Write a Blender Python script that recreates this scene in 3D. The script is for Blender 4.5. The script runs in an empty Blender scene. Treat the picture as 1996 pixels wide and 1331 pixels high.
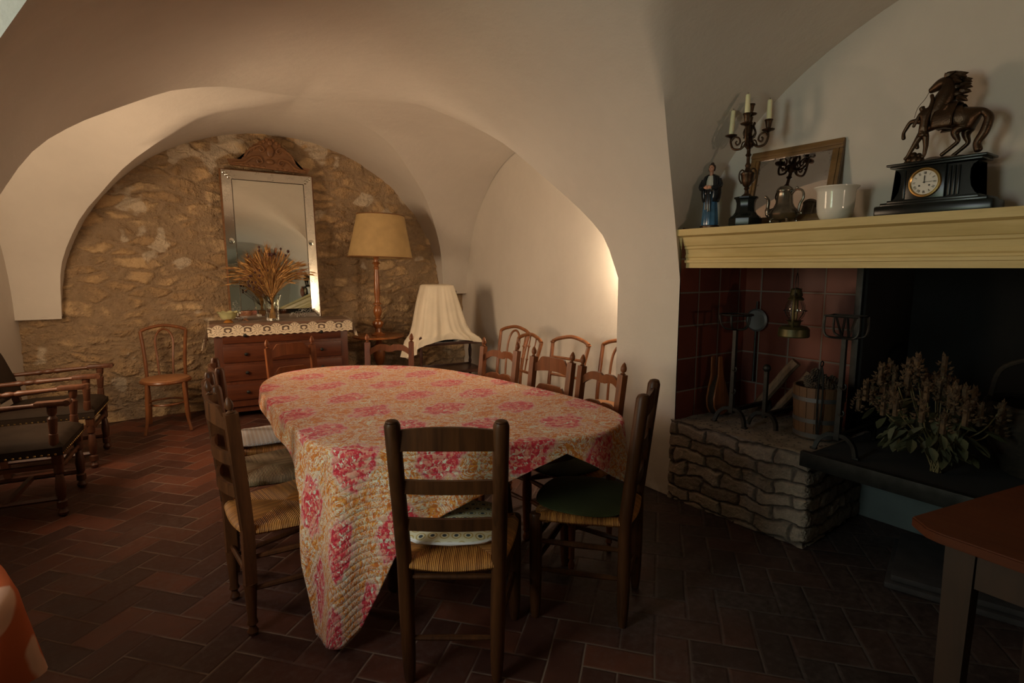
import bpy, bmesh, math, random
from mathutils import Vector, Matrix, noise
PI = math.pi
S = bpy.context.scene
COL = S.collection
random.seed(7)

# ------------------------------------------------------------ camera
H = 1.42
PITCH = math.atan(144 / 1090)
YAW = math.radians(34.2)
cam_d = bpy.data.cameras.new('camera')
cam = bpy.data.objects.new('camera', cam_d)
COL.objects.link(cam)
cam.location = (0, 0, H)
cam.rotation_euler = (PI / 2 - PITCH, 0, -YAW)
cam_d.sensor_width = 36.0
cam_d.lens = 36.0 * 1090 / 1996
cam_d.clip_start = 0.02
cam_d.clip_end = 60
S.camera = cam

# ------------------------------------------------------------ world, exposure, lights
W = bpy.data.worlds.new('world')
S.world = W
W.use_nodes = True
W.node_tree.nodes['Background'].inputs[0].default_value = (0.5, 0.6, 0.8, 1)
W.node_tree.nodes['Background'].inputs[1].default_value = 0.0
S.view_settings.view_transform = 'Standard'
S.view_settings.look = 'None'
S.view_settings.exposure = 0.0
S.view_settings.gamma = 1.0
S.view_settings.use_curve_mapping = False


def area(name, loc, target, sx, sy, power, color):
    l = bpy.data.lights.new(name, 'AREA')
    l.shape = 'RECTANGLE'
    l.size = sx
    l.size_y = sy
    l.energy = power
    l.color = color
    o = bpy.data.objects.new(name, l)
    COL.objects.link(o)
    o.location = loc
    d = Vector(target) - Vector(loc)
    o.rotation_euler = d.to_track_quat('-Z', 'Y').to_euler()
    return o


def point(name, loc, power, color, r=0.04):
    l = bpy.data.lights.new(name, 'POINT')
    l.energy = power
    l.color = color
    l.shadow_soft_size = r
    o = bpy.data.objects.new(name, l)
    COL.objects.link(o)
    o.location = loc
    return o


# sunny daylight through the window above the armchairs in the left wall, outside the frame
area('far_window_light', (-1.05, 4.28, 1.45), (2.9, 4.1, 1.15), 0.85, 0.95, 21.0, (1.0, 0.71, 0.46)).data.spread = math.radians(125)
area('far_window_soft_light', (-1.04, 4.45, 1.50), (1.2, 6.0, 1.45), 0.85, 0.95, 34.0, (1.0, 0.72, 0.46))
# garden window in the left wall beside the camera: green from the foliage goes up, sky comes down
area('garden_window_green_light', (-1.45, 1.35, 1.40), (2.0, 1.7, 2.6), 0.80, 0.9, 9.5, (0.70, 1.0, 0.38))
area('garden_window_sky_light', (-1.44, 1.35, 1.60), (2.9, 3.4, 0.8), 0.80, 0.9, 26.0, (0.87, 0.92, 1.0))
# unseen warm spot added behind the camera to brighten the fireplace vault
fl = point('added_front_light', (1.95, -1.55, 1.22), 40.0, (1.0, 0.68, 0.46), 0.05)
fl.data = bpy.data.lights.new('added_vault_spot', 'SPOT')
fl.data.energy, fl.data.color, fl.data.shadow_soft_size = 26.0, (1.0, 0.70, 0.48), 0.04
fl.data.spot_size, fl.data.spot_blend = math.radians(62), 0.5
fl.rotation_euler = (Vector((2.75, 2.0, 2.35)) - fl.location).to_track_quat('-Z', 'Y').to_euler()
# wall light hidden behind the pier, beside the row of bentwood chairs
point('pier_lamp_light', (2.90, 2.81, 1.52), 24.0, (1.0, 0.78, 0.54), 0.04)


# ------------------------------------------------------------ node maths helper
class NT:
    def __init__(s, name):
        s.m = bpy.data.materials.new(name)
        s.m.use_nodes = True
        s.t = s.m.node_tree
        s.b = s.t.nodes['Principled BSDF']
        s.out = s.t.nodes['Material Output']

    def n(s, typ, **kw):
        nd = s.t.nodes.new(typ)
        for k, v in kw.items():
            setattr(nd, k, v)
        return nd

    def link(s, a, b):
        if isinstance(a, E):
            a = a.o
        if isinstance(a, (int, float)):
            b.default_value = a
        elif isinstance(a, tuple):
            b.default_value = a if len(b.default_value) == len(a) else tuple(a) + (1,)
        else:
            s.t.links.new(a, b)

    def math(s, op, a, b=None, c=None):
        nd = s.n('ShaderNodeMath', operation=op)
        s.link(a, nd.inputs[0])
        if b is not None:
            s.link(b, nd.inputs[1])
        if c is not None:
            s.link(c, nd.inputs[2])
        return E(s, nd.outputs[0])

    def coord(s, which='Object'):
        return s.n('ShaderNodeTexCoord').outputs[which]

    def mapping(s, vec, scale=(1, 1, 1), rot=(0, 0, 0), loc=(0, 0, 0)):
        nd = s.n('ShaderNodeMapping')
        s.link(vec, nd.inputs[0])
        nd.inputs['Location'].default_value = loc
        nd.inputs['Rotation'].default_value = rot
        nd.inputs['Scale'].default_value = scale
        return nd.outputs[0]

    def sep(s, v):
        nd = s.n('ShaderNodeSeparateXYZ')
        s.link(v, nd.inputs[0])
        return [E(s, o) for o in nd.outputs]

    def comb(s, x, y, z=0.0):
        nd = s.n('ShaderNodeCombineXYZ')
        for i, v in enumerate((x, y, z)):
            s.link(v, nd.inputs[i])
        return nd.outputs[0]

    def noise(s, v, scale=5.0, detail=3.0, rough=0.5, dist=0.0):
        nd = s.n('ShaderNodeTexNoise')
        s.link(v, nd.inputs['Vector'])
        nd.inputs['Scale'].default_value = scale
        nd.inputs['Detail'].default_value = detail
        nd.inputs['Roughness'].default_value = rough
        nd.inputs['Distortion'].default_value = dist
        return E(s, nd.outputs[0]), nd.outputs[1]

    def voro(s, v, scale=5.0, feature='F1', rnd=1.0):
        nd = s.n('ShaderNodeTexVoronoi', feature=feature)
        s.link(v, nd.inputs['Vector'])
        nd.inputs['Scale'].default_value = scale
        nd.inputs['Randomness'].default_value = rnd
        return nd

    def ramp(s, f, stops, mode='LINEAR'):
        nd = s.n('ShaderNodeValToRGB')
        nd.color_ramp.interpolation = mode
        cr = nd.color_ramp
        while len(cr.elements) < len(stops):
            cr.elements.new(0.5)
        for e, (p, c) in zip(cr.elements, stops):
            e.position = p
            if isinstance(c, (int, float)):
                c = (c, c, c)
            e.color = tuple(c) + (1,)
        s.link(f, nd.inputs[0])
        return nd.outputs[0]

    def mix(s, f, a, b, blend='MIX'):
        nd = s.n('ShaderNodeMix', data_type='RGBA', blend_type=blend)
        s.link(f, nd.inputs[0])
        for v, i in ((a, 6), (b, 7)):
            if isinstance(v, tuple):
                nd.inputs[i].default_value = tuple(v[:3]) + (1,)
            else:
                s.link(v, nd.inputs[i])
        return nd.outputs[2]

    def step(s, x, lo, hi):
        nd = s.n('ShaderNodeMapRange', interpolation_type='SMOOTHSTEP')
        s.link(x, nd.inputs[0])
        nd.inputs[1].default_value = lo
        nd.inputs[2].default_value = hi
        return E(s, nd.outputs[0])

    def bump(s, h, strength=0.3, dist=0.01):
        nd = s.n('ShaderNodeBump')
        nd.inputs['Strength'].default_value = strength
        nd.inputs['Distance'].default_value = dist
        s.link(h, nd.inputs['Height'])
        s.t.links.new(nd.outputs[0], s.b.inputs['Normal'])

    def set(s, color=None, rough=None, metal=None, spec=None, **kw):
        if color is not None:
            s.link(color, s.b.inputs['Base Color'])
        if rough is not None:
            s.link(rough, s.b.inputs['Roughness'])
        if metal is not None:
            s.link(metal, s.b.inputs['Metallic'])
        if spec is not None:
            s.link(spec, s.b.inputs['Specular IOR Level'])
        for k, v in kw.items():
            s.link(v, s.b.inputs[k.replace('_', ' ')])
        return s


class E:
    def __init__(s, nt, o):
        s.nt, s.o = nt, o

    def __add__(s, b): return s.nt.math('ADD', s, b)
    def __radd__(s, b): return s.nt.math('ADD', b, s)
    def __sub__(s, b): return s.nt.math('SUBTRACT', s, b)
    def __rsub__(s, b): return s.nt.math('SUBTRACT', b, s)
    def __mul__(s, b): return s.nt.math('MULTIPLY', s, b)
    def __rmul__(s, b): return s.nt.math('MULTIPLY', b, s)
    def __truediv__(s, b): return s.nt.math('DIVIDE', s, b)
    def floor(s): return s.nt.math('FLOOR', s)
    def fract(s): return s.nt.math('FRACT', s)
    def abs(s): return s.nt.math('ABSOLUTE', s)
    def sin(s): return s.nt.math('SINE', s)
    def sqrt(s): return s.nt.math('SQRT', s)
    def lt(s, b): return s.nt.math('LESS_THAN', s, b)
    def gt(s, b): return s.nt.math('GREATER_THAN', s, b)
    def min(s, b): return s.nt.math('MINIMUM', s, b)
    def max(s, b): return s.nt.math('MAXIMUM', s, b)
    def mod(s, b): return s.nt.math('FLOORED_MODULO', s, b)
    def pow(s, b): return s.nt.math('POWER', s, b)


# ------------------------------------------------------------ materials
def m_plain(name, col, rough=0.6, metal=0.0, spec=0.5, var=0.15, scale=6.0, bump=0.0, **kw):
    t = NT(name)
    f, _ = t.noise(t.coord(), scale, 4)
    c = t.ramp(f, [(0.3, tuple(x * (1 - var) for x in col)), (0.7, tuple(min(1, x * (1 + var)) for x in col))])
    t.set(c, rough, metal, spec, **kw)
    if bump:
        g, _ = t.noise(t.coord(), scale * 12, 3)
        t.bump(g, bump, 0.003)
    return t.m


def m_wood(name, dark, light, rough=0.42, scale=1.0, axis=2, spec=0.5, coat=0.0):
    t = NT(name)
    sc = [9 * scale] * 3
    sc[axis] = 0.9 * scale
    v = t.mapping(t.coord(), tuple(sc))
    f, _ = t.noise(v, 2.2, 5, 0.6, 0.8)
    g, _ = t.noise(t.mapping(t.coord(), tuple(5 * x for x in sc)), 3.0, 3, 0.6)
    w, _ = t.noise(t.coord(), 2.6, 2)
    k = f * 0.65 + g * 0.2 + w * 0.25
    t.set(t.ramp(k, [(0.35, dark), (0.72, light)]), g * 0.2 + (rough - 0.1), 0.0, spec)
    if coat:
        t.set(Coat_Weight=coat, Coat_Roughness=0.2)
    t.bump(g, 0.15, 0.002)
    return t.m


def m_plaster(name, col, stain=(0.36, 0.31, 0.25)):
    t = NT(name)
    c = t.coord()
    f, _ = t.noise(c, 1.3, 4, 0.55)
    g, _ = t.noise(c, 9, 5, 0.6)
    fine, _ = t.noise(c, 70, 3, 0.6)
    col2 = tuple(x * 0.90 for x in col)
    base = t.ramp(f * 0.7 + g * 0.3, [(0.3, col2), (0.7, col)])
    # damp staining near the floor and a faint tide line at the springing
    x, y, z = t.sep(t.n('ShaderNodeNewGeometry').outputs['Position'])
    low = t.step(z + g * 0.35, 0.55, 0.12) * t.step(g, 0.35, 0.6) * 0.6
    base = t.mix(low, base, stain)
    t.set(base, 0.88, 0, 0.25)
    t.bump(f * 3.0 + g * 1.2 + fine * 0.15, 0.35, 0.008)
    return t.m


M = {}
M['plaster'] = m_plaster('lime_plaster', (0.68, 0.62, 0.545))


def m_rubble():
    t = NT('rubble_masonry')
    c = t.coord()
    warp = t.noise(c, 2.0, 3)[1]
    v = t.mix(0.20, c, warp)
    vm = t.mapping(v, (1.0, 1.0, 2.6))
    vo = t.voro(vm, 4.3, 'F1')
    vd = t.voro(vm, 4.3, 'DISTANCE_TO_EDGE')
    vb = t.voro(t.mapping(v, (1, 1, 1.6)), 9.0, 'F1')
    fine, _ = t.noise(c, 26, 5, 0.65)
    med, _ = t.noise(c, 6, 4, 0.6)
    big, _ = t.noise(c, 1.2, 3)
    d = E(t, vd.outputs['Distance'])
    show = t.step(med * 0.7 + big * 0.5, 0.44, 0.66)       # some stones drowned in mortar
    stone = t.step(d + (fine - 0.5) * 0.16, 0.01, 0.20) * (show * 0.85 + 0.12)
    cr = t.sep(vo.outputs['Color'])[0]
    cs = t.ramp(cr * 0.6 + fine * 0.45, [(0.1, (0.33, 0.21, 0.11)), (0.5, (0.56, 0.37, 0.19)), (0.85, (0.68, 0.49, 0.28))])
    cm = t.ramp(med * 0.5 + fine * 0.5, [(0.3, (0.29, 0.20, 0.12)), (0.7, (0.44, 0.31, 0.19))])
    col = t.mix(stone, cm, cs)
    x, y, z = t.sep(c)
    pale = t.step(t.noise(c, 3.1, 2)[0] + (z - 1.4) * 0.05, 0.64, 0.68) * 0.6
    col = t.mix(pale, col, (0.72, 0.62, 0.48))
    grime = t.step(z + med * 0.9, 1.35, 0.65) * t.step(t.noise(c, 1.7, 4)[0], 0.47, 0.6) * 0.5
    col = t.mix(grime, col, (0.21, 0.175, 0.14))
    t.set(col, 0.93, 0, 0.2)
    h = stone * 0.021 + fine * 0.018 + med * 0.032 + E(t, vb.outputs['Distance']) * -0.012
    dn = t.n('ShaderNodeDisplacement')
    dn.inputs['Scale'].default_value = 1.35
    dn.inputs['Midlevel'].default_value = 0.02
    t.link(h, dn.inputs['Height'])
    t.t.links.new(dn.outputs[0], t.out.inputs['Displacement'])
    t.m.displacement_method = 'BOTH'
    return t.m


def m_coursed():
    """thin courses of pale limestone under the hearth"""
    t = NT('hearth_stone_courses')
    tc = t.n('ShaderNodeUVMap').outputs[0]
    c = t.coord()
    wn = t.noise(c, 5.0, 3)[1]
    v = t.mix(0.11, tc, wn)
    b = t.n('ShaderNodeTexBrick')
    t.link(v, b.inputs['Vector'])
    for k, val in (('Scale', 1.0), ('Mortar Size', 0.012), ('Mortar Smooth', 1.0), ('Bias', 0.0), ('Brick Width', 0.185), ('Row Height', 0.070)):
        b.inputs[k].default_value = val
    b.inputs['Color1'].default_value = (0.42, 0.36, 0.30, 1)
    b.inputs['Color2'].default_value = (0.20, 0.16, 0.13, 1)
    b.inputs['Mortar'].default_value = (0.15, 0.125, 0.11, 1)
    fine, _ = t.noise(c, 30, 5, 0.65)
    med, _ = t.noise(c, 9, 4, 0.6)
    col = t.mix(0.45, b.outputs['Color'], t.ramp(fine, [(0.3, (0.20, 0.16, 0.13)), (0.7, (0.56, 0.48, 0.40))]), 'OVERLAY')
    t.set(col, 0.9, 0, 0.25)
    h = (1.0 - E(t, b.outputs['Fac'])) * 0.016 + fine * 0.012 + med * 0.030
    dn = t.n('ShaderNodeDisplacement')
    dn.inputs['Scale'].default_value = 1.0
    dn.inputs['Midlevel'].default_value = 0.02
    t.link(h, dn.inputs['Height'])
    t.t.links.new(dn.outputs[0], t.out.inputs['Displacement'])
    t.m.displacement_method = 'BOTH'
    return t.m


def m_floor():
    t = NT('terracotta_herringbone')
    c = t.coord()
    wob = t.noise(c, 2.5, 2)[1]
    v0 = t.mix(0.012, c, wob)
    v = t.mapping(v0, (8.0, 8.0, 8.0), (0, 0, -math.radians(41)), (0.35, 0.2, 0))
    x, y, z = t.sep(v)
    i, j = x.floor(), y.floor()
    fx, fy = x.fract(), y.fract()
    k = (i - j).mod(4.0)
    k0 = k.lt(0.5)
    k1 = k.gt(0.5) * k.lt(1.5)
    k2 = k.gt(1.5) * k.lt(2.5)
    k3 = k.gt(2.5)
    dl = fx + k1 * 9.0
    dr = (1.0 - fx) + k0 * 9.0
    db = fy + k2 * 9.0
    dt = (1.0 - fy) + k3 * 9.0
    d = dl.min(dr).min(db.min(dt))
    ti = i - k1
    tj = j - k2
    wn = t.n('ShaderNodeTexWhiteNoise', noise_dimensions='3D')
    t.link(t.comb(ti, tj, k2 + k3), wn.inputs['Vector'])
    rnd = E(t, wn.outputs['Value'])
    f1, _ = t.noise(c, 2.2, 4)
    f2, _ = t.noise(c, 34, 5, 0.65)
    f3, _ = t.noise(c, 9, 4, 0.6)
    tile = t.ramp(rnd * 0.55 + f3 * 0.45, [(0.15, (0.045, 0.016, 0.011)), (0.5, (0.078, 0.026, 0.016)), (0.9, (0.17, 0.050, 0.024))])
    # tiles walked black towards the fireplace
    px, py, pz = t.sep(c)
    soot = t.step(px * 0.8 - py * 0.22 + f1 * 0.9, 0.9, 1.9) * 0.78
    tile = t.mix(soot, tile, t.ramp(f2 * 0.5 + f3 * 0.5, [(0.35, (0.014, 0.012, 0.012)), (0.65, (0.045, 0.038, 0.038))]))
    dust = t.step(f2 * 0.6 + f1 * 0.5, 0.5, 0.75) * 0.22
    tile = t.mix(dust, tile, (0.17, 0.13, 0.115))
    gro = t.step(d + (f2 - 0.5) * 0.03, 0.034, 0.014)
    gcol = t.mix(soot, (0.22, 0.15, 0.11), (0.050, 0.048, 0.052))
    gvis = t.step(t.noise(c, 4.0, 3)[0], 0.40, 0.60) * 0.75 + 0.15
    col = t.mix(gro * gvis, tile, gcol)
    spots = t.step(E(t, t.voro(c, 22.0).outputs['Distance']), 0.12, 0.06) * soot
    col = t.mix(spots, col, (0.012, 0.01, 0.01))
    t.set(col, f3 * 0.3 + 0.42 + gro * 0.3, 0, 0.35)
    t.bump(t.step(d, 0.01, 0.09) * 1.0 + rnd * 0.5 + f2 * 0.35 + f3 * 0.5, 0.5, 0.004)
    return t.m


def m_glazed_tile():
    t = NT('red_glazed_tiles')
    uv = t.n('ShaderNodeUVMap').outputs[0]
    x, y, z = t.sep(t.mapping(uv, (5.0, 5.0, 1)))
    fx, fy = x.fract(), y.fract()
    d = fx.min(1.0 - fx).min(fy.min(1.0 - fy))
    wn = t.n('ShaderNodeTexWhiteNoise', noise_dimensions='2D')
    t.link(t.comb(x.floor(), y.floor()), wn.inputs['Vector'])
    f, _ = t.noise(t.coord(), 5, 4)
    tile = t.ramp(E(t, wn.outputs['Value']) * 0.5 + f * 0.5, [(0.2, (0.060, 0.014, 0.009)), (0.8, (0.14, 0.034, 0.018))])
    g = t.step(d, 0.028, 0.012)
    t.set(t.mix(g, tile, (0.14, 0.12, 0.10)), 0.5 + g * 0.4, 0, 0.3)
    t.bump(t.step(d, 0.01, 0.06) + f * 0.3, 0.4, 0.004)
    return t.m


def m_rush(name, c1, c2):
    t = NT(name)
    u, v, _ = t.sep(t.n('ShaderNodeUVMap').outputs[0])
    f, _ = t.noise(t.coord(), 14, 4)
    s = (u * (PI * 2) + f * 1.2).sin() * 0.5 + 0.5
    wn = t.n('ShaderNodeTexWhiteNoise', noise_dimensions='1D')
    t.link(u.floor(), wn.inputs['W'])
    k = E(t, wn.outputs['Value']) * 0.5 + f * 0.35 + s * 0.2
    t.set(t.ramp(k, [(0.2, c1), (0.85, c2)]), 0.5, 0, 0.45)
    t.bump(s, 0.8, 0.004)
    return t.m


def m_quilt():
    t = NT('quilted_printed_cotton')
    uv = t.n('ShaderNodeUVMap').outputs[0]
    w1 = t.noise(uv, 9, 3)[1]
    v = t.mix(0.045, uv, w1)
    vr = t.mapping(v, (1, 1, 1), (0, 0, math.radians(-33)))
    x, y, z = t.sep(vr)
    # half-drop lattice of flower bunches
    P, Q = 0.33, 0.27
    row = (y / Q).floor()
    xs = x / P + (row.mod(2.0)) * 0.5
    cx = xs.fract() - 0.5
    cy = (y / Q).fract() - 0.5
    r = (cx * cx * 1.0 + cy * cy * 1.25).sqrt()
    n1, _ = t.noise(uv, 26, 4, 0.6)
    n2, _ = t.noise(uv, 60, 3, 0.6)
    n3, _ = t.noise(uv, 13, 3, 0.6)
    rr = r + (n3 - 0.5) * 0.30 + (n1 - 0.5) * 0.16
    uvd = t.mix(0.030, uv, t.noise(uv, 55, 3)[1])
    vp = t.voro(uvd, 58)
    pet = E(t, vp.outputs['Distance'])
    pr = t.sep(vp.outputs['Color'])[0]
    vq = t.voro(uv, 105)
    sm = E(t, vq.outputs['Distance'])
    sr = t.sep(vq.outputs['Color'])[0]
    cream = (0.84, 0.74, 0.58)
    n4, _ = t.noise(uv, 11, 4, 0.7, 2.2)
    # orange paisley ground between the bunches
    band = t.step(rr, 0.29, 0.40)
    org = t.ramp(n2 * 0.5 + sr * 0.5, [(0.2, (0.58, 0.12, 0.03)), (0.5, (0.76, 0.24, 0.04)), (0.85, (0.86, 0.42, 0.10))])
    veins = t.step((n4 - 0.5).abs(), 0.035, 0.012)
    omask = band * t.step(n4 + (n2 - 0.5) * 0.35, 0.37, 0.42)
    col = t.mix(omask, cream, org)
    col = t.mix(band * veins * 0.85, col, (0.88, 0.78, 0.64))
    dots = band * t.step(sm, 0.38, 0.26) * t.step(sr, 0.55, 0.6)
    col = t.mix(dots * 0.8, col, t.ramp(pr, [(0.4, (0.88, 0.74, 0.58)), (0.6, (0.58, 0.16, 0.26))]))
    # red and pink flower bunches
    bunch = t.step(rr, 0.37, 0.29)
    petals = t.step(pet + (n2 - 0.5) * 0.5, 0.92, 0.72)
    red = t.ramp(pr * 0.65 + sr * 0.35, [(0.15, (0.60, 0.022, 0.050)), (0.48, (0.74, 0.06, 0.075)), (0.60, (0.80, 0.20, 0.16)), (0.85, (0.86, 0.42, 0.30))])
    col = t.mix(bunch * petals * t.step(pr + sr * 0.3, 0.14, 0.2), col, red)
    hl = bunch * t.step(sm, 0.30, 0.20) * t.step(sr, 0.45, 0.5)
    col = t.mix(hl * 0.5, col, (0.88, 0.56, 0.42))
    core = bunch * t.step(pet, 0.17, 0.10) * t.step(pr, 0.5, 0.55)
    col = t.mix(core, col, (0.88, 0.46, 0.14))
    sprig = t.step(rr, 0.40, 0.30) * t.step(rr, 0.22, 0.27) * t.step(sm, 0.42, 0.30) * t.step(sr, 0.35, 0.4)
    col = t.mix(sprig * 0.8, col, (0.76, 0.20, 0.27))
    # diagonal rows of stitching with puckers between
    ax, ay, _ = t.sep(t.mapping(uv, (1, 1, 1), (0, 0, math.radians(24))))
    wv = ((ay * (PI / 0.026)).sin()).abs()
    pk, _ = t.noise(t.mapping(uv, (60, 34, 1), (0, 0, math.radians(24))), 1.0, 2)
    t.set(col, 0.85, 0, 0.2)
    t.b.inputs['Sheen Weight'].default_value = 0.15
    t.bump(wv.pow(0.6) * (pk * 1.2 + 0.5), 0.5, 0.005)
    return t.m


M['rubble'] = m_rubble()
M['coursed'] = m_coursed()
M['floor'] = m_floor()
M['tile'] = m_glazed_tile()
M['quilt'] = m_quilt()
M['rush'] = m_rush('rush_honey', (0.26, 0.085, 0.018), (0.70, 0.29, 0.065))
M['rush_grey'] = m_rush('rush_dull', (0.20, 0.12, 0.06), (0.46, 0.31, 0.17))
M['dark_wood'] = m_wood('dark_stained_chair_wood', (0.022, 0.008, 0.0035), (0.105, 0.036, 0.011), 0.42, spec=0.22)
M['chair_wood'] = m_wood('walnut_chair_wood', (0.085, 0.023, 0.007), (0.26, 0.082, 0.024), 0.4, spec=0.3)
M['left_wood'] = m_wood('brown_chair_wood', (0.035, 0.013, 0.006), (0.15, 0.050, 0.017), 0.4, spec=0.25)
M['bent_wood'] = m_wood('bentwood_amber', (0.11, 0.036, 0.012), (0.27, 0.095, 0.030), 0.34)
M['seat_ply'] = m_wood('bentwood_seat', (0.22, 0.09, 0.035), (0.42, 0.19, 0.075), 0.55, axis=0)
M['oak'] = m_wood('turned_oak', (0.045, 0.016, 0.008), (0.13, 0.046, 0.020), 0.4)
M['dresser'] = m_wood('cherry_dresser_wood', (0.045, 0.010, 0.004), (0.15, 0.040, 0.013), 0.38, axis=0)
M['dresser_dark'] = m_wood('cherry_dresser_frame', (0.060, 0.015, 0.007), (0.15, 0.042, 0.015), 0.4)
M['lamp_wood'] = m_wood('polished_lamp_wood', (0.20, 0.060, 0.015), (0.42, 0.15, 0.04), 0.25, coat=0.4)
M['trolley'] = m_wood('mahogany_trolley', (0.022, 0.008, 0.005), (0.075, 0.025, 0.014), 0.3, axis=0)
M['crest'] = m_wood('carved_walnut', (0.11, 0.045, 0.016), (0.27, 0.12, 0.042), 0.5, axis=0)
M['leather'] = m_plain('brown_leather', (0.032, 0.021, 0.014), 0.7, spec=0.1, var=0.3, scale=5, bump=0.15)
M['brass'] = m_plain('brass', (0.62, 0.42, 0.16), 0.3, 1.0)
M['iron'] = m_plain('black_iron', (0.030, 0.030, 0.028), 0.5, 0.8, var=0.3, scale=20, bump=0.3)
M['bronze'] = m_plain('dark_bronze', (0.060, 0.034, 0.018), 0.36, 0.75, var=0.4, scale=14, bump=0.3)
M['marble_black'] = m_plain('black_marble', (0.008, 0.010, 0.009), 0.22, spec=0.25, var=0.4)
M['pewter'] = m_plain('tarnished_pewter', (0.20, 0.175, 0.14), 0.26, 0.9, var=0.35, scale=16, bump=0.15)
M['ceramic'] = m_plain('white_glazed_ceramic', (0.72, 0.68, 0.60), 0.12, var=0.02)
M['wax'] = m_plain('cream_wax', (0.86, 0.80, 0.50), 0.5, var=0.05, Subsurface_Weight=0.2)
M['mantel'] = m_wood('painted_mantel', (0.50, 0.36, 0.13), (0.72, 0.56, 0.26), 0.6, scale=0.6, axis=1)
M['cushion_green'] = m_plain('green_cushion_cloth', (0.040, 0.045, 0.010), 0.9, var=0.15, bump=0.3)
M['linen'] = m_plain('cream_linen', (0.80, 0.70, 0.54), 0.85, var=0.06, bump=0.2)
M['shade'] = m_plain('parchment_silk', (0.46, 0.31, 0.13), 0.75, var=0.10, scale=9, bump=0.25)
M['soot'] = m_plain('soot', (0.005, 0.005, 0.0045), 0.95, var=0.3)
M['green_wall'] = m_plain('grey_green_render', (0.10, 0.125, 0.125), 0.8, var=0.2, scale=4)
M['ribbon'] = m_plain('white_ribbon', (0.85, 0.82, 0.84), 0.7)
M['black_plastic'] = m_plain('black_case', (0.012, 0.016, 0.018), 0.3)
M['paper'] = m_plain('paper', (0.72, 0.66, 0.56), 0.7)


# ------------------------------------------------------------ mesh helpers
def obj(name, bm, mat, parent=None, smooth=True, angle=35, loc=None):
    me = bpy.data.meshes.new(name)
    bm.normal_update()
    bm.to_mesh(me)
    bm.free()
    if smooth:
        me.shade_smooth()
        me.set_sharp_from_angle(angle=math.radians(angle))
    mats = mat if isinstance(mat, (list, tuple)) else [mat]
    for m in mats:
        me.materials.append(M[m] if isinstance(m, str) else m)
    o = bpy.data.objects.new(name, me)
    COL.objects.link(o)
    if parent is not None:
        o.parent = parent
    if loc is not None:
        o.location = loc
    return o


def thing(name, label, cat, loc=(0, 0, 0), rz=0.0, group=None):
    o = bpy.data.objects.new(name, None)
    o.empty_display_size = 0.1
    COL.objects.link(o)
    o.location = loc
    o.rotation_euler = (0, 0, rz)
    o['label'] = label
    o['category'] = cat
    if group:
        o['group'] = group
    return o


def tag(o, label, cat, group=None):
    o['label'] = label
    o['category'] = cat
    if group:
        o['group'] = group
    return o


def struct(name, bm, mat, **kw):
    o = obj(name, bm, mat, **kw)
    o['kind'] = 'structure'
    return o


def dup(root, loc, rz, label, group=None):
    def rec(o, par):
        c = o.copy()
        COL.objects.link(c)
        c.parent = par
        for ch in o.children:
            rec(ch, c)
        return c
    r = rec(root, None)
    r.location = loc
    r.rotation_euler = (0, 0, rz)
    r['label'] = label
    if group:
        r['group'] = group
    elif 'group' in r:
        del r['group']
    return r


def BM():
    return bmesh.new()


def box(bm, c, s, rot=None, bev=0.0, taper=None):
    """c centre, s full size; taper=(tx,ty) scales the top"""
    r = bmesh.ops.create_cube(bm, size=1.0)
    vs = r['verts']
    mt = Matrix.Diagonal((s[0], s[1], s[2], 1))
    for v in vs:
        top = v.co.z > 0
        v.co = mt @ v.co
        if taper and top:
            v.co.x *= taper[0]
            v.co.y *= taper[1]
    if bev > 0:
        es = list({e for v in vs for e in v.link_edges})
        b = bmesh.ops.bevel(bm, geom=es, offset=bev, segments=2, affect='EDGES', profile=0.6)
        vs = list({v for f in b['faces'] for v in f.verts} | {v for v in vs if v.is_valid})
    m = Matrix.Translation(c)
    if rot is not None:
        m = m @ (rot.to_4x4() if not isinstance(rot, tuple) else Matrix.Rotation(rot[2], 4, 'Z') @ Matrix.Rotation(rot[1], 4, 'Y') @ Matrix.Rotation(rot[0], 4, 'X'))
    for v in vs:
        v.co = m @ v.co
    return vs


def spline(pts, n=8, closed=False):
    P = [Vector(p) for p in pts]
    N = len(P)
    out = []
    rng = range(N) if closed else range(N - 1)
    for i in rng:
        a = P[(i - 1) % N] if closed or i > 0 else P[0] * 2 - P[1]
        b, c = P[i], P[(i + 1) % N]
        d = P[(i + 2) % N] if closed or i + 2 < N else P[-1] * 2 - P[-2]
        for k in range(n):
            t = k / n
            out.append(.5 * ((2 * b) + (c - a) * t + (2 * a - 5 * b + 4 * c - d) * t * t + (3 * b - a - 3 * c + d) * t ** 3))
    if not closed:
        out.append(P[-1].copy())
    return out


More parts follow.
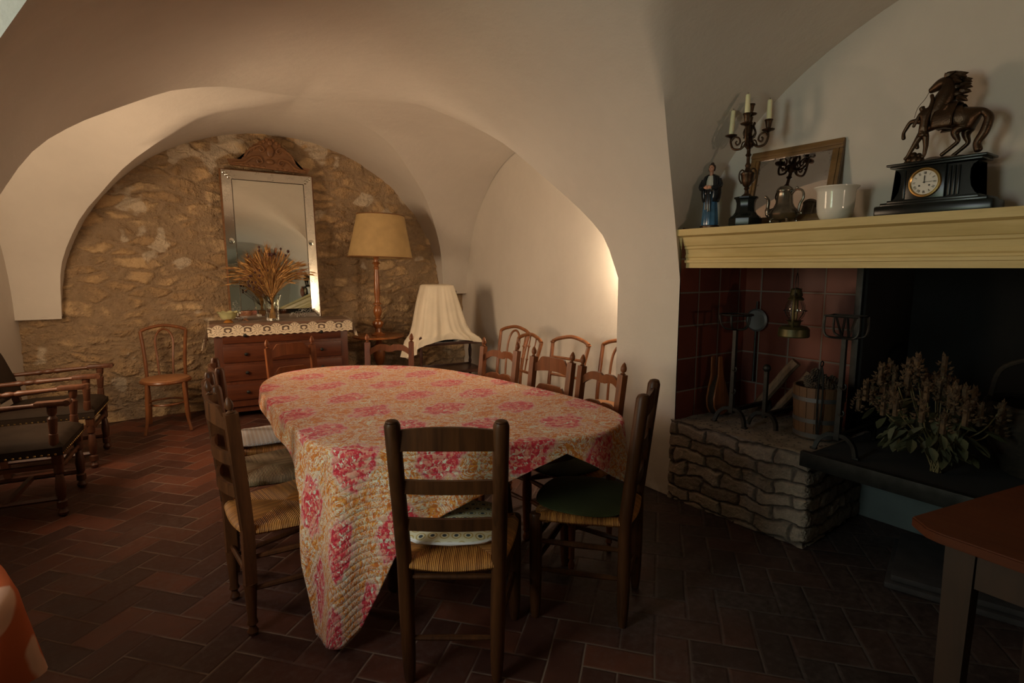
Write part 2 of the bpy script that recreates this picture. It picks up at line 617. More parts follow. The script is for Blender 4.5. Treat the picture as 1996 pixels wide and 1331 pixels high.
def tube(bm, pts, r, segs=10, closed=False, square=False, cap=True, flat=1.0, up=(0, 0, 1)):
    """sweep a circle (or square) along pts; r: number or list"""
    P = [Vector(p) for p in pts]
    N = len(P)
    R = r if isinstance(r, (list, tuple)) else [r] * N
    if square:
        segs = 4
    rings = []
    upv = Vector(up)
    prev = None
    for i in range(N):
        if closed:
            t = P[(i + 1) % N] - P[i - 1]
        elif i == 0:
            t = P[1] - P[0]
        elif i == N - 1:
            t = P[-1] - P[-2]
        else:
            t = P[i + 1] - P[i - 1]
        t.normalize()
        if prev is None:
            a = upv if abs(t.dot(upv)) < 0.95 else Vector((0, 1, 0)) if abs(t.y) < 0.9 else Vector((1, 0, 0))
            x = a.cross(t).normalized()
        else:
            x = prev - t * prev.dot(t)
            x.normalize()
        prev = x
        y = t.cross(x)
        off = PI / 4 if square else 0
        k = math.sqrt(2) if square else 1
        ring = [bm.verts.new(P[i] + (x * math.cos(off + 2 * PI * j / segs) * k + y * math.sin(off + 2 * PI * j / segs) * k * flat) * R[i]) for j in range(segs)]
        rings.append(ring)
    M_ = N if closed else N - 1
    for i in range(M_):
        a, b = rings[i], rings[(i + 1) % N]
        for j in range(segs):
            bm.faces.new((a[j], a[(j + 1) % segs], b[(j + 1) % segs], b[j]))
    if cap and not closed:
        bm.faces.new(rings[0][::-1])
        bm.faces.new(rings[-1])
    return rings


def lathe(bm, prof, segs=24, c=(0, 0, 0), axis=None, sx=1.0, sy=1.0, cap=True):
    """prof list of (r, z); axis: direction Vector for z"""
    m = Matrix.Translation(c)
    if axis is not None:
        m = m @ Vector((0, 0, 1)).rotation_difference(Vector(axis)).to_matrix().to_4x4()
    rings = []
    for r, z in prof:
        if r < 1e-6:
            rings.append([bm.verts.new(m @ Vector((0, 0, z)))])
        else:
            rings.append([bm.verts.new(m @ Vector((r * sx * math.cos(2 * PI * j / segs), r * sy * math.sin(2 * PI * j / segs), z))) for j in range(segs)])
    for a, b in zip(rings, rings[1:]):
        for j in range(segs):
            k = (j + 1) % segs
            if len(a) == 1 and len(b) == 1:
                continue
            if len(a) == 1:
                bm.faces.new((a[0], b[k], b[j]))
            elif len(b) == 1:
                bm.faces.new((a[j], a[k], b[0]))
            else:
                bm.faces.new((a[j], a[k], b[k], b[j]))
    if cap:
        if len(rings[0]) > 1:
            bm.faces.new(rings[0][::-1])
        if len(rings[-1]) > 1:
            bm.faces.new(rings[-1])
    return rings


def turned(bm, p0, p1, prof, segs=12):
    """lathe between two points, prof = (radius, fraction)"""
    a, b = Vector(p0), Vector(p1)
    L = (b - a).length
    lathe(bm, [(r, t * L) for r, t in prof], segs, a, (b - a))


def prism(bm, pts, y0, y1, mtx=None):
    """extrude a 2D outline (x,z) between y0 and y1 (fan triangulated by bmesh)"""
    A = [bm.verts.new((x, y0, z)) for x, z in pts]
    B = [bm.verts.new((x, y1, z)) for x, z in pts]
    if mtx is not None:
        for v in A + B:
            v.co = mtx @ v.co
    n = len(pts)
    for i in range(n):
        bm.faces.new((A[i], A[(i + 1) % n], B[(i + 1) % n], B[i]))
    f1 = bm.faces.new(A[::-1])
    f2 = bm.faces.new(B)
    bmesh.ops.triangulate(bm, faces=[f1, f2])


def grid(bm, fn, nu, nv, uvfn=None, flip=False):
    V = [[bm.verts.new(fn(i / nu, j / nv)) for j in range(nv + 1)] for i in range(nu + 1)]
    lay = bm.loops.layers.uv.verify() if uvfn else None
    for i in range(nu):
        for j in range(nv):
            q = [(i, j), (i + 1, j), (i + 1, j + 1), (i, j + 1)]
            if flip:
                q = q[::-1]
            f = bm.faces.new([V[a][b] for a, b in q])
            if lay:
                for lp, (a, b) in zip(f.loops, q):
                    lp[lay].uv = uvfn(a / nu, b / nv)
    return V


def sphere(bm, c, r, s=(1, 1, 1), seg=12, rng=8, rot=None):
    m = Matrix.Translation(c)
    if rot is not None:
        m = m @ rot.to_4x4()
    m = m @ Matrix.Diagonal((s[0] * r, s[1] * r, s[2] * r, 1))
    bmesh.ops.create_uvsphere(bm, u_segments=seg, v_segments=rng, radius=1.0, matrix=m)


def skin(name, joints, bones, mat, parent=None, levels=1):
    """joints: list of (xyz, radius[, radius2]); grown with a Skin modifier from joint 0"""
    me = bpy.data.meshes.new(name)
    me.from_pydata([j[0] for j in joints], bones, [])
    o = bpy.data.objects.new(name, me)
    COL.objects.link(o)
    md = o.modifiers.new('skin', 'SKIN')
    md.use_smooth_shade = True
    for i, j in enumerate(joints):
        sv = me.skin_vertices[0].data[i]
        sv.radius = (j[1], j[2] if len(j) > 2 else j[1])
        sv.use_root = (i == 0)
    sb = o.modifiers.new('sub', 'SUBSURF')
    sb.levels = levels
    sb.render_levels = levels
    me.materials.append(M[mat])
    if parent is not None:
        o.parent = parent
    return o

# ------------------------------------------------------------ the setting
bm = BM()
grid(bm, lambda u, v: Vector((-2.3 + 6.6 * u, -2.0 + 8.6 * v, 0.004 * noise.noise(Vector((6.2 * u * 2, 8.6 * v * 2, 0))) - 0.002)), 60, 80)
struct('floor', bm, 'floor')

# rear wall: displaced rubble
bm = BM()
grid(bm, lambda u, v: Vector((-1.2 + 5.2 * u, 6.27, 3.0 * v)), 380, 230)
for v in bm.verts:
    v.co.y -= 0.035 * noise.noise(v.co * 1.3) + 0.02 * noise.noise(v.co * 4)
struct('wall_back', bm, 'rubble')


def quadwall(name, a, b, z0, z1, mat, n=24, amp=0.006):
    bm = BM()
    a, b = Vector(a), Vector(b)
    nrm = Vector((b.y - a.y, a.x - b.x)).normalized()
    def f(u, v):
        p = a.lerp(b, u)
        z = z0 + (z1 - z0) * v
        d = amp * noise.noise(Vector((p.x * 1.5, p.y * 1.5, z * 1.5)))
        return Vector((p.x + nrm.x * d, p.y + nrm.y * d, z))
    grid(bm, f, n, n)
    return struct(name, bm, mat)


XW = 2.99
quadwall('wall_right', (XW, 2.62), (3.53, 6.45), 0, 3.0, 'plaster')
quadwall('wall_fireplace', (XW, -1.5), (XW, 2.5), 1.50, 3.0, 'plaster')
quadwall('wall_left', (-0.79, 6.4), (-2.0, -2.0), 0, 3.0, 'plaster')
quadwall('wall_front', (-2.2, -1.9), (3.3, -1.9), 0, 3.0, 'plaster')

# groin vaults
def arc(P, K, n):
    """points from foot P to crown K along an elliptical rib"""
    out = []
    for i in range(n + 1):
        a = PI / 2 * i / n
        c = 1 - math.cos(a)
        s = math.sin(a)
        out.append(Vector((P[0] + (K[0] - P[0]) * c, P[1] + (K[1] - P[1]) * c, P[2] + (K[2] - P[2]) * s)))
    return out


def rib(pts, n=22):
    """resample a measured groin (foot to crown) at equal angles of rise"""
    sp = spline(pts, 12)
    zs, zc = sp[0].z, sp[-1].z
    out = []
    for i in range(n + 1):
        z = zs + (zc - zs) * math.sin(PI / 2 * i / n)
        k = 1
        while k < len(sp) - 1 and sp[k].z < z:
            k += 1
        a, b = sp[k - 1], sp[k]
        t = 0 if b.z - a.z < 1e-6 else min(1, max(0, (z - a.z) / (b.z - a.z)))
        out.append(a.lerp(b, t))
    out[-1] = sp[-1]
    return out


def web(bm, gp, gq, A, B, K, zlow=None, n=22, m=10):
    """vault web between two groins and the arch A-K-B; also the flat reveals under it"""
    g = gp + gq[::-1][1:]
    w = arc(A, K, n) + arc(B, K, n)[::-1][1:]
    N = len(g) - 1
    def f(u, v):
        i = min(N, int(round(u * N)))
        p = g[i].lerp(w[i], v)
        return p + Vector((0, 0, 1)) * 0.012 * min(1, max(0, (p.z - 1.36) * 3)) * noise.noise(p * 1.7)
    grid(bm, f, N, m)
    zl = zlow or (0, 0)
    for (p, a, z) in ((gp[0], A, zl[0]), (gq[0], B, zl[1])):
        grid(bm, lambda u, v: Vector((p[0] + (a[0] - p[0]) * u, p[1] + (a[1] - p[1]) * u, z + (p[2] - z + (a[2] - p[2]) * u) * v)), 8, 16)


C2 = (1.15, 4.50, 2.68)
g_nl = rib([(-0.53, 2.68, 1.35), (-0.376, 2.928, 1.72), (-0.29, 3.17, 1.92), (-0.20, 3.43, 2.06), (-0.056, 3.75, 2.22), (0.143, 3.96, 2.38), (0.33, 4.06, 2.49), (0.653, 4.28, 2.61), C2])
g_nr = rib([(2.70, 2.71, 1.35), (2.68, 2.82, 1.60), (2.637, 2.93, 1.74), (2.548, 3.10, 1.92), (2.326, 3.345, 2.21), (2.157, 3.482, 2.356), (1.93, 3.665, 2.49), (1.735, 3.83, 2.577), (1.48, 4.156, 2.645), C2])
g_br = rib([(3.15, 6.12, 1.10), (3.08, 6.04, 1.60), (2.90, 5.86, 1.95), (2.71, 5.645, 2.16), (2.42, 5.39, 2.38), (2.08, 5.07, 2.556), (1.72, 4.85, 2.645), C2])
g_bl = rib([(-0.51, 6.17, 1.0), (-0.47, 6.12, 1.45), (-0.30, 5.93, 1.83), (-0.21, 5.84, 1.94), (0.057, 5.467, 2.23), (0.396, 5.06, 2.466), (0.652, 4.82, 2.58), C2])
tl, tr, TK = (-0.53, 2.44, 1.35), (2.70, 2.44, 1.35), (1.125, 2.44, 2.68)
bm = BM()
web(bm, g_bl, g_br, (-0.51, 6.29, 1.0), (3.17, 6.29, 1.10), (1.33, 6.29, 2.76), (1.0, 1.10))
web(bm, g_nr, g_br, (XW, 2.71, 1.35), (3.49, 6.14, 1.10), (3.24, 4.45, 2.60), (0, 1.10))
web(bm, g_nl, g_bl, (-1.33, 2.68, 1.35), (-0.82, 6.19, 1.0), (-1.07, 4.45, 2.60), (0, 0.98))
web(bm, g_nl, g_nr, tl, tr, TK)
C1 = (1.15, 0.30, 2.68)
g_nr1 = rib([(2.70, 2.20, 1.35), (2.618, 2.199, 1.775), (2.444, 2.107, 2.08), (2.191, 1.94, 2.33), (1.877, 1.732, 2.521), (1.5, 1.2, 2.64), C1])
g_fr1 = rib([(2.70, -1.40, 1.35), (2.618, -1.399, 1.775), (2.444, -1.307, 2.08), (2.191, -1.14, 2.33), (1.877, -0.932, 2.521), (1.5, -0.5, 2.64), C1])
g_nl1 = rib([(-0.53, 2.20, 1.35), (-0.43, 2.15, 1.62), (-0.224, 1.95, 1.99), (0.10, 1.60, 2.30), (0.50, 1.10, 2.52), C1])
g_fl1 = rib(arc((-0.53, -1.40, 1.35), C1, 22))
web(bm, g_nl1, g_nr1, tl, tr, TK)
web(bm, g_nr1, g_fr1, (XW, 2.34, 1.38), (XW, -1.40, 1.38), (XW, 0.40, 2.78), (1.42, 0))
web(bm, g_nl1, g_fl1, (-1.40, 2.20, 1.35), (-1.91, -1.40, 1.35), (-1.65, 0.40, 2.72))
web(bm, g_fl1, g_fr1, (-0.53, -1.9, 1.35), (2.70, -1.9, 1.35), (1.125, -1.9, 2.72))
bmesh.ops.remove_doubles(bm, verts=bm.verts, dist=0.002)
struct('ceiling', bm, 'plaster', angle=50)

# rest of the fireplace shell -------------------------------------------------
bm = BM()
lay = bm.loops.layers.uv.verify()
grid(bm, lambda u, v: Vector((2.695 + 0.665 * u, 2.19, 0.40 + 1.25 * v)), 4, 4, lambda u, v: (0.65 * u + 0.03, 1.25 * v + 0.40 - 0.52 + 0.05))
struct('wall_fireplace_tiled_side', bm, 'tile')
bm = BM()
grid(bm, lambda u, v: Vector((3.35, 2.20 - 0.75 * u, 0.40 + 1.25 * v)), 4, 4, lambda u, v: (0.75 * u + 0.08, 1.25 * v + 0.40 - 0.52 + 0.05))
struct('wall_fireplace_tiled_back', bm, 'tile')
bm = BM()
box(bm, (3.62, 1.45, 0.87), (0.60, 0.02, 1.5))
box(bm, (3.93, 0.0, 0.95), (0.04, 2.9, 1.5))
box(bm, (3.62, -1.42, 0.95), (0.66, 0.04, 1.5))
box(bm, (3.45, 0.0, 1.60), (0.98, 2.9, 0.03))
box(bm, (3.10, 1.80, 1.60), (0.60, 0.80, 0.03))
struct('wall_firebox_soot', bm, 'soot')
bm = BM()
grid(bm, lambda u, v: Vector((3.40 + 0.01 * noise.noise(Vector((u * 4, v * 2, 0))), 1.46 - 2.9 * u, 0.50 * v)), 40, 8)
struct('wall_under_hearth', bm, 'green_wall')
bm = BM()
box(bm, (2.83, -1.65, 0.75), (0.30, 0.5, 1.5))
struct('wall_fireplace_pier', bm, 'plaster')


def stone_face(bm, a, b, z0, z1, u0, n=90, m=44):
    a, b = Vector(a), Vector(b)
    L = (b - a).length
    grid(bm, lambda u, v: Vector((a.x + (b.x - a.x) * u, a.y + (b.y - a.y) * u, z0 + (z1 - z0) * v)), n, m,
         lambda u, v: (u0 + L * u, z0 + (z1 - z0) * v))


hearth = thing('stone_hearth', 'rough limestone hearth block with sooty top, joined to the white pier', 'hearth', (2.74, 1.80, 0))
hearth['kind'] = 'structure'
del hearth['label'], hearth['category']
bm = BM()
T = Vector((2.74, 1.80))
stone_face(bm, (-0.04, 0.42), (0.00, -0.40), 0, 0.50, 0.0)
stone_face(bm, (0.00, -0.40), (0.66, -0.36), 0, 0.50, 0.82)
bmesh.ops.remove_doubles(bm, verts=bm.verts, dist=0.0005)
obj('stone_face', bm, 'coursed', hearth, angle=180)


def m_hearth_top():
    t = NT('hearth_top_stone')
    c = t.coord()
    f, _ = t.noise(c, 16, 5, 0.65)
    g, _ = t.noise(c, 4, 3)
    col = t.ramp(f * 0.6 + g * 0.4, [(0.3, (0.13, 0.105, 0.085)), (0.7, (0.32, 0.26, 0.20))])
    sp = t.step(E(t, t.voro(c, 42.0).outputs['Distance']) + (g - 0.5) * 0.5, 0.26, 0.20)
    t.set(t.mix(sp, col, (0.012, 0.010, 0.009)), 0.9)
    t.bump(f, 0.6, 0.01)
    return t.m


M['hearth_top'] = m_hearth_top()
bm = BM()
grid(bm, lambda u, v: Vector((-0.045 + 0.70 * u, -0.405 + 0.82 * v, 0.50 + 0.012 * noise.noise(Vector((u * 6, v * 6, 3))))), 40, 40)
box(bm, (0.31, 0.0, 0.465), (0.62, 0.76, 0.05))
obj('top_slab', bm, 'hearth_top', hearth)

# iron edged plate that carries the firebox floor
sh = thing('hearth_plate', 'dark wide hearth plate with iron edge under the dried bouquet', 'hearth plate', (2.68, 1.40, 0.46))
bm = BM()
box(bm, (0.62, -1.39, 0.025), (1.20, 2.76, 0.045), bev=0.004)
obj('plate', bm, 'soot', sh)
bm = BM()
box(bm, (0.0, -1.39, 0.03), (0.035, 2.78, 0.075), bev=0.004)
obj('iron_edge', bm, 'iron', sh)
sh['kind'] = 'structure'
del sh['label'], sh['category']

bm = BM()
box(bm, (3.32, 1.47, 0.95), (0.06, 0.035, 0.94), bev=0.004)
struct('trim_firebox_post', bm, 'iron')

# mantelpiece: moulded profile swept along the wall
bm = BM()
prof = [(0.30, 0.0), (0.30, 0.222), (-0.045, 0.222), (-0.045, 0.186), (-0.030, 0.180), (-0.018, 0.176), (-0.012, 0.150), (-0.002, 0.128), (0.004, 0.124),
        (0.004, 0.112), (0.012, 0.106), (0.018, 0.082), (0.012, 0.064), (0.020, 0.056), (0.020, 0.046), (0.008, 0.044), (0.008, 0.030), (0.022, 0.028), (0.022, 0.0)]
rows = []
for y in (2.30, 1.5, 0.8, 0.0, -0.8, -1.45):
    rows.append([bm.verts.new((2.715 + x, y, 1.418 + z)) for x, z in prof])
for a, b in zip(rows, rows[1:]):
    for i in range(len(prof)):
        j = (i + 1) % len(prof)
        bm.faces.new((a[i], a[j], b[j], b[i]))
f1 = bm.faces.new(rows[0][::-1])
f2 = bm.faces.new(rows[-1])
bmesh.ops.recalc_face_normals(bm, faces=bm.faces)
o = struct('trim_mantelpiece', bm, 'mantel', angle=20)
# brick step at the foot of the fireplace
M['step_brick'] = m_plain('sooty_brick', (0.035, 0.028, 0.028), 0.85, var=.3, scale=12, bump=.4)
bm = BM()
for k in range(2):
    box(bm, (3.03 + 0.02 * k, 0.78, 0.016 + 0.032 * k), (0.52, 0.62 - 0.03 * k, 0.028), rot=(0, 0, 0.30), bev=0.008)
struct('floor_brick_step', bm, 'step_brick')

# windows the daylight comes from (beside and behind the camera)
def m_pane(name, col, st):
    t = NT(name)
    t.set((0.6, 0.65, 0.7), 0.2)
    t.b.inputs['Emission Color'].default_value = tuple(col) + (1,)
    t.b.inputs['Emission Strength'].default_value = st
    return t.m


M['pane_g'] = m_pane('garden_daylight_pane', (0.80, 1.0, 0.74), 0.9)
M['pane_w'] = m_pane('sunny_daylight_pane', (1.0, 0.78, 0.52), 0.9)
M['bulb'] = m_pane('lit_bulb', (1.0, 0.68, 0.42), 6.0)


def window(idx, c, w, h, rz, pane):
    e = thing('window_%d' % idx, 'x', 'x', c, rz)
    del e['label'], e['category']
    e['kind'] = 'structure'
    bm = BM()
    for sx in (-1, 1):
        box(bm, (sx * w / 2, 0, 0), (0.06, 0.06, h + 0.06), bev=0.004)
        box(bm, (0, 0, sx * h / 2), (w, 0.06, 0.06), bev=0.004)
    box(bm, (0, 0, 0), (0.03, 0.04, h))
    box(bm, (0, 0, 0), (w, 0.04, 0.03))
    obj('window_frame', bm, 'bent_wood', e)
    bm = BM()
    box(bm, (0, 0.0, 0), (w - 0.04, 0.01, h - 0.04))
    obj('window_pane', bm, pane, e)


window(1, (-1.10, 4.28, 1.45), 0.85, 0.95, PI / 2 - 0.14, 'pane_w')
window(2, (-1.52, 1.35, 1.50), 0.8, 0.9, PI / 2 - 0.14, 'pane_g')

# ------------------------------------------------------------ chairs
def lerp(a, b, t):
    return a + (b - a) * t


def finial(bm, c, ax, r=0.016, h=0.062):
    lathe(bm, [(r * .55, 0), (r * .95, h * .05), (r * .5, h * .14), (r * .45, h * .2), (r * .8, h * .26), (r * .98, h * .42), (r * .9, h * .6), (r * .5, h * .85), (r * .12, h * .98), (0, h)], 12, c, ax)


def rush_seat(bm, bw, fw, d, z, y0=0.0, crown=0.008, th=0.030):
    """woven seat: four wedges of cord wrapped over the rails"""
    lay = bm.loops.layers.uv.verify()
    P = [Vector((-bw, y0, z)), Vector((bw, y0, z)), Vector((fw, y0 + d, z)), Vector((-fw, y0 + d, z))]
    C = Vector((0, y0 + d * 0.52, z))
    for k in range(4):
        a, b = P[k], P[(k + 1) % 4]
        L = (b - a).length
        out = Vector(((b - a).y, -(b - a).x, 0)).normalized()
        prof = [(-0.05, -th * 1.1), (-0.012, -th * 1.15), (0.010, -th * .95), (0.019, -th * .5), (0.014, -0.004), (0.0, 0.006)]
        n, m = 26, 8
        def f(u, v):
            r = a.lerp(b, u)
            sag = -0.010 * math.sin(PI * u) if k == 0 else 0.0
            if v <= 0.5:
                q = v * 2 * (len(prof) - 1)
                i = min(len(prof) - 2, int(q))
                o_, h_ = [lerp(prof[i][j], prof[i + 1][j], q - i) for j in (0, 1)]
                bulge = 1.0 + 0.6 * math.sin(PI * u)
                return r + out * (o_ if o_ < 0 else o_ * bulge) + Vector((0, 0, h_ + sag))
            w = (v - 0.5) * 2
            s = a.lerp(C, 2 * u) if u < 0.5 else C.lerp(b, 2 * u - 1)
            p = r.lerp(s, w)
            p.z = z + 0.006 + crown * math.sin(w * PI * .5) * math.sin(PI * u) - 0.006 * w + sag * (1 - w)
            return p
        grid(bm, f, n, 14, lambda u, v: (u * L / 0.0062 + k * 60, v))


def slat(bm, w, z, h, y, bow, th=0.014, shape='plain', dz=0.0, n=32):
    """curved back slat between the posts, half width w, centred at height z"""
    def edge(t):
        a = abs(t)
        if shape == 'arch':           # gently arched top
            return z + h * .5 + 0.014 * (1 - t * t), z - h * .5 + 0.004 * (1 - t * t)
        if shape == 'bow':            # double hump top with a notched underside
            A = 0.042 * math.sin(min(1, (1 - a) / .55) * PI * .5)
            top = z - .004 + A - 0.013 * math.exp(-(t / .10) ** 2)
            bot = z - .046 + A * 1.0 - 0.010 * math.exp(-((a - .10) / .12) ** 2) - .004 * math.exp(-(t / .06) ** 2)
            return top, bot
        if shape == 'trap':           # raised flat centre with ogee shoulders
            k = min(1, max(0, (0.86 - a) / .30))
            top = z + h * .12 + 0.042 * (k * k * (3 - 2 * k))
            bot = z - h * .5 + 0.016 * (1 - t * t)
            return top, bot
        return z + h * .5, z - h * .5
    R = []
    for i in range(n + 1):
        t = -1 + 2 * i / n
        tp, bt = edge(t)
        yy = y - bow * (1 - t * t)
        zz = dz * t
        R.append([bm.verts.new((w * t, yy + s * th / 2, q + zz)) for q, s in ((tp, 1), (bt, 1), (bt, -1), (tp, -1))])
    for a, b in zip(R, R[1:]):
        for j in range(4):
            bm.faces.new((a[j], b[j], b[(j + 1) % 4], a[(j + 1) % 4]))
    bm.faces.new(R[0])
    bm.faces.new(R[-1][::-1])


def back_at(z, p):
    """y and half width of the back posts at height z"""
    k = max(0, (z - p['sh']) / (p['H'] - p['sh']))
    return -p['rake'] * k, lerp(p['bw'], p['bt'], z / p['H'])


def rush_chair(name, label, cat, p, loc, rz, wood, rush='rush', group=None):
    t = thing(name, label, cat, loc, rz, group)
    sh, Hh = p['sh'], p['H']
    for s in (-1, 1):
        bm = BM()
        zs = [0.0, 0.03, 0.10, sh * .5, sh, sh + .12, lerp(sh, Hh, .5), Hh - 0.012, Hh]
        pts = []
        for z in zs:
            y, w = back_at(z, p)
            pts.append((s * w, y, z))
        if p['post'] == 'round':
            r = p['r']
            tube(bm, pts, [r * .62, r * .78, r * .92, r, r, r, r, r, r * .80], 14)
            ring = pts[-1]
            lathe(bm, [(r * .80, 0), (r * .72, 0.004), (r * .4, 0.0075), (0, 0.009)], 14, ring)
        else:
            r = p['r']
            k = 3
            tube(bm, pts[k:-1] + [pts[-1]], [r * .95] * 2 + [r] * (len(pts) - k - 2), 4, square=True, up=(0, 1, 0))
            turned(bm, pts[0], pts[k], [(r * .7, 0), (r * .95, .06), (r * .62, .13), (r * .55, .17), (r * .95, .22), (r * .75, .3), (r * 1.05, .9), (r * 1.2, 1.0)])
            # bead along the outer corner
            tube(bm, [(x + s * 0.0, y - r, z) for x, y, z in pts[4:-1]], 0.004, 6)
        po = obj('back_post', bm, wood, t)
        if p.get('finial'):
            bm = BM()
            y, w = back_at(Hh, p)
            finial(bm, (s * w, y, Hh), (s * .05, -.12, 1))
            obj('finial', bm, wood, po)
        bm = BM()
        fw, d = p['fw'], p['d']
        rr = p['r']
        if p.get('turned_leg'):
            turned(bm, (s * fw, d, 0), (s * fw, d, sh + .004), [(rr * .55, 0), (rr * .8, .02), (rr * .95, .06), (rr * .55, .10), (rr * .5, .115), (rr * .9, .13), (rr * .75, .16), (rr, .45), (rr * 1.05, .62), (rr * .9, .8), (rr, .9), (rr, .99), (rr * .6, 1.0)], 14)
        else:
            turned(bm, (s * fw, d, 0), (s * fw, d, sh + .004), [(rr * .62, 0), (rr * .78, .05), (rr * .92, .2), (rr, .6), (rr, .975), (rr * .85, .993), (rr * .4, 1.0)], 14)
        obj('leg', bm, wood, t)
        for z in p['side']:
            bm = BM()
            y, w = back_at(z, p)
            turned(bm, (s * w, y, z), (s * fw, d, z + .01), [(.008, 0), (.011, .2), (.0125, .5), (.011, .8), (.008, 1)], 8)
            obj('stretcher', bm, wood, t)
    for z in p['front']:
        bm = BM()
        turned(bm, (-fw, d, z), (fw, d, z), [(.009, 0), (.012, .2), (.014, .5), (.012, .8), (.009, 1)], 8)
        obj('stretcher', bm, wood, t)
    for z in p['rear']:
        bm = BM()
        y, w = back_at(z, p)
        turned(bm, (-w, y, z), (w, y, z), [(.008, 0), (.010, .2), (.011, .5), (.010, .8), (.008, 1)], 8)
        obj('stretcher', bm, wood, t)
    for z, h, shape in p['slats']:
        bm = BM()
        y, w = back_at(z, p)
        slat(bm, w - .004, z, h, y, p['bow'], shape=shape)
        obj('back_slat', bm, wood, t)
    bm = BM()
    y, w = back_at(sh, p)
    rush_seat(bm, w - .004, fw, d, sh, 0.0)
    obj('rush_seat', bm, rush, t)
    return t


P_NEAR = dict(sh=.445, H=.945, bw=.150, bt=.170, fw=.215, d=.345, rake=.085, r=.0260, post='round', bow=.012,
              slats=[(.882, .066, 'arch'), (.722, .046, 'plain'), (.585, .042, 'plain')], side=(.20, .32), front=(.24, .34), rear=(.16, .385))
P_LEFT = dict(sh=.44, H=.900, bw=.150, bt=.190, fw=.225, d=.36, rake=.035, r=.0225, post='square', finial=True, turned_leg=True, bow=.042,
              slats=[(.865, .075, 'trap'), (.715, .045, 'plain'), (.585, .045, 'plain')], side=(.19, .32), front=(.22, .33), rear=(.24,))
P_L2 = dict(P_LEFT, post='round', finial=False, r=.0235, slats=[(.85, .055, 'arch'), (.72, .04, 'plain'), (.59, .04, 'plain')])
P_FAR = dict(sh=.44, H=.90, bw=.145, bt=.152, fw=.22, d=.34, rake=.06, r=.0175, post='square', finial=True, turned_leg=True, bow=.022,
             slats=[(.845, .085, 'bow'), (.70, .070, 'bow'), (.56, .065, 'bow')], side=(.19, .32), front=(.22, .33), rear=(.24,))
P_TRAP = dict(P_FAR, slats=[(.855, .085, 'trap'), (.70, .070, 'trap'), (.56, .065, 'trap')])

def rzdir(dx, dy):
    """rotation that turns the chair's +y (seat direction) to (dx, dy)"""
    return math.atan2(-dx, dy)


near = rush_chair('ladder_back_chair', 'dark ladder back chair seen from behind in the foreground, patterned cushion on its seat', 'chair',
                  P_NEAR, (0.828, 1.580, 0), rzdir(.56, .83), 'dark_wood')
rush_chair('ladder_back_chair', 'dark ladder back chair with green cushion, turned sideways near the fireplace', 'chair',
           dict(P_NEAR, bw=.150, bt=.150, rake=.055), (1.650, 1.545, 0), rzdir(-.56, .83), 'dark_wood')
rush_chair('rush_seat_chair', 'brown finial chair with bright honey rush seat, nearest on left side of table', 'chair',
           P_LEFT, (0.287, 2.39, 0), rzdir(1, .07), 'left_wood')
rush_chair('rush_seat_chair', 'brown round post chair with dull worn rush seat, second on left side of table', 'chair',
           P_L2, (0.32, 2.92, 0), rzdir(1, -0.04), 'left_wood', 'rush_grey')
rush_chair('rush_seat_chair', 'brown chair with blue and white checked cushion, furthest on left side of table', 'chair',
           P_L2, (0.395, 3.40, 0), rzdir(1, -.06), 'left_wood')
rush_chair('rush_seat_chair', 'walnut finial chair with flat raised top slat, standing before the wooden dresser', 'chair',
           dict(P_TRAP, H=.885, d=.32), (0.885, 3.93, 0), rzdir(.15, -1), 'chair_wood')
rush_chair('rush_seat_chair', 'walnut finial chair with wavy top slat, standing before the tall table lamp', 'chair',
           P_FAR, (1.450, 3.66, 0), rzdir(-.487, -.873), 'chair_wood')
rush_chair('rush_seat_chair', 'walnut finial chair with wavy slats, right side of table, furthest from the camera of three', 'chair',
           dict(P_FAR, fw=.195), (1.895, 3.00, 0), rzdir(-.977, -.214), 'chair_wood')
rush_chair('rush_seat_chair', 'walnut finial chair with flat topped slat, middle one on the right side of table', 'chair',
           dict(P_TRAP, fw=.185, d=.31), (1.905, 2.475, 0), rzdir(-1, -.12), 'chair_wood')
rush_chair('rush_seat_chair', 'walnut finial chair with wavy slats, right side of table, nearest the white pier', 'chair',
           dict(P_FAR, fw=.180, d=.27), (1.905, 2.075, 0), rzdir(-1, .02), 'chair_wood')


# ribbon on the left chair
bm = BM()
for s in (-1, 1):
    tube(bm, spline([(0, 0, 0), (0.004 * s, s * 0.016, 0.012), (0.0, s * 0.022, 0.002), (0, 0, 0)], 5), [.0035] * 16, 6, flat=.5)
    tube(bm, spline([(0, 0, 0), (0, s * 0.005, -0.02), (-.004, s * 0.010, -0.048)], 5), [.0035] * 11, 6, flat=.5)
tag(obj('ribbon_bow', bm, 'ribbon', loc=(0.298, 2.79, 0.62)), 'small white ribbon bow tied to the post of a left side chair', 'ribbon')


# cushions
def m_cushion(name, base, a, b, sc, ez):
    t = NT(name)
    x, y, z = t.sep(t.mapping(t.coord(), (sc, sc, sc)))
    row = y.floor()
    fx = (x + row.mod(2.0) * 0.5).fract() - 0.5
    fy = y.fract() - 0.5
    r = (fx * fx + fy * fy * 1.1).sqrt()
    col = t.mix(t.step(r, .44, .40) * t.step(r, .30, .34), base, a)
    col = t.mix(t.step(r, .20, .16), col, b)
    px, py, pz = t.sep(t.coord())
    t.set(t.mix(t.step(pz, ez, ez - .005), col, (0.80, 0.76, 0.78)), .85)
    return t.m


M['cush_a'] = m_cushion('cushion_print_ochre', (0.74, 0.68, 0.50), (0.50, 0.36, 0.12), (0.05, 0.07, 0.09), 24, .030)
M['cush_b'] = m_cushion('cushion_print_check', (0.72, 0.68, 0.66), (0.30, 0.31, 0.40), (0.55, 0.34, 0.14), 44, .008)


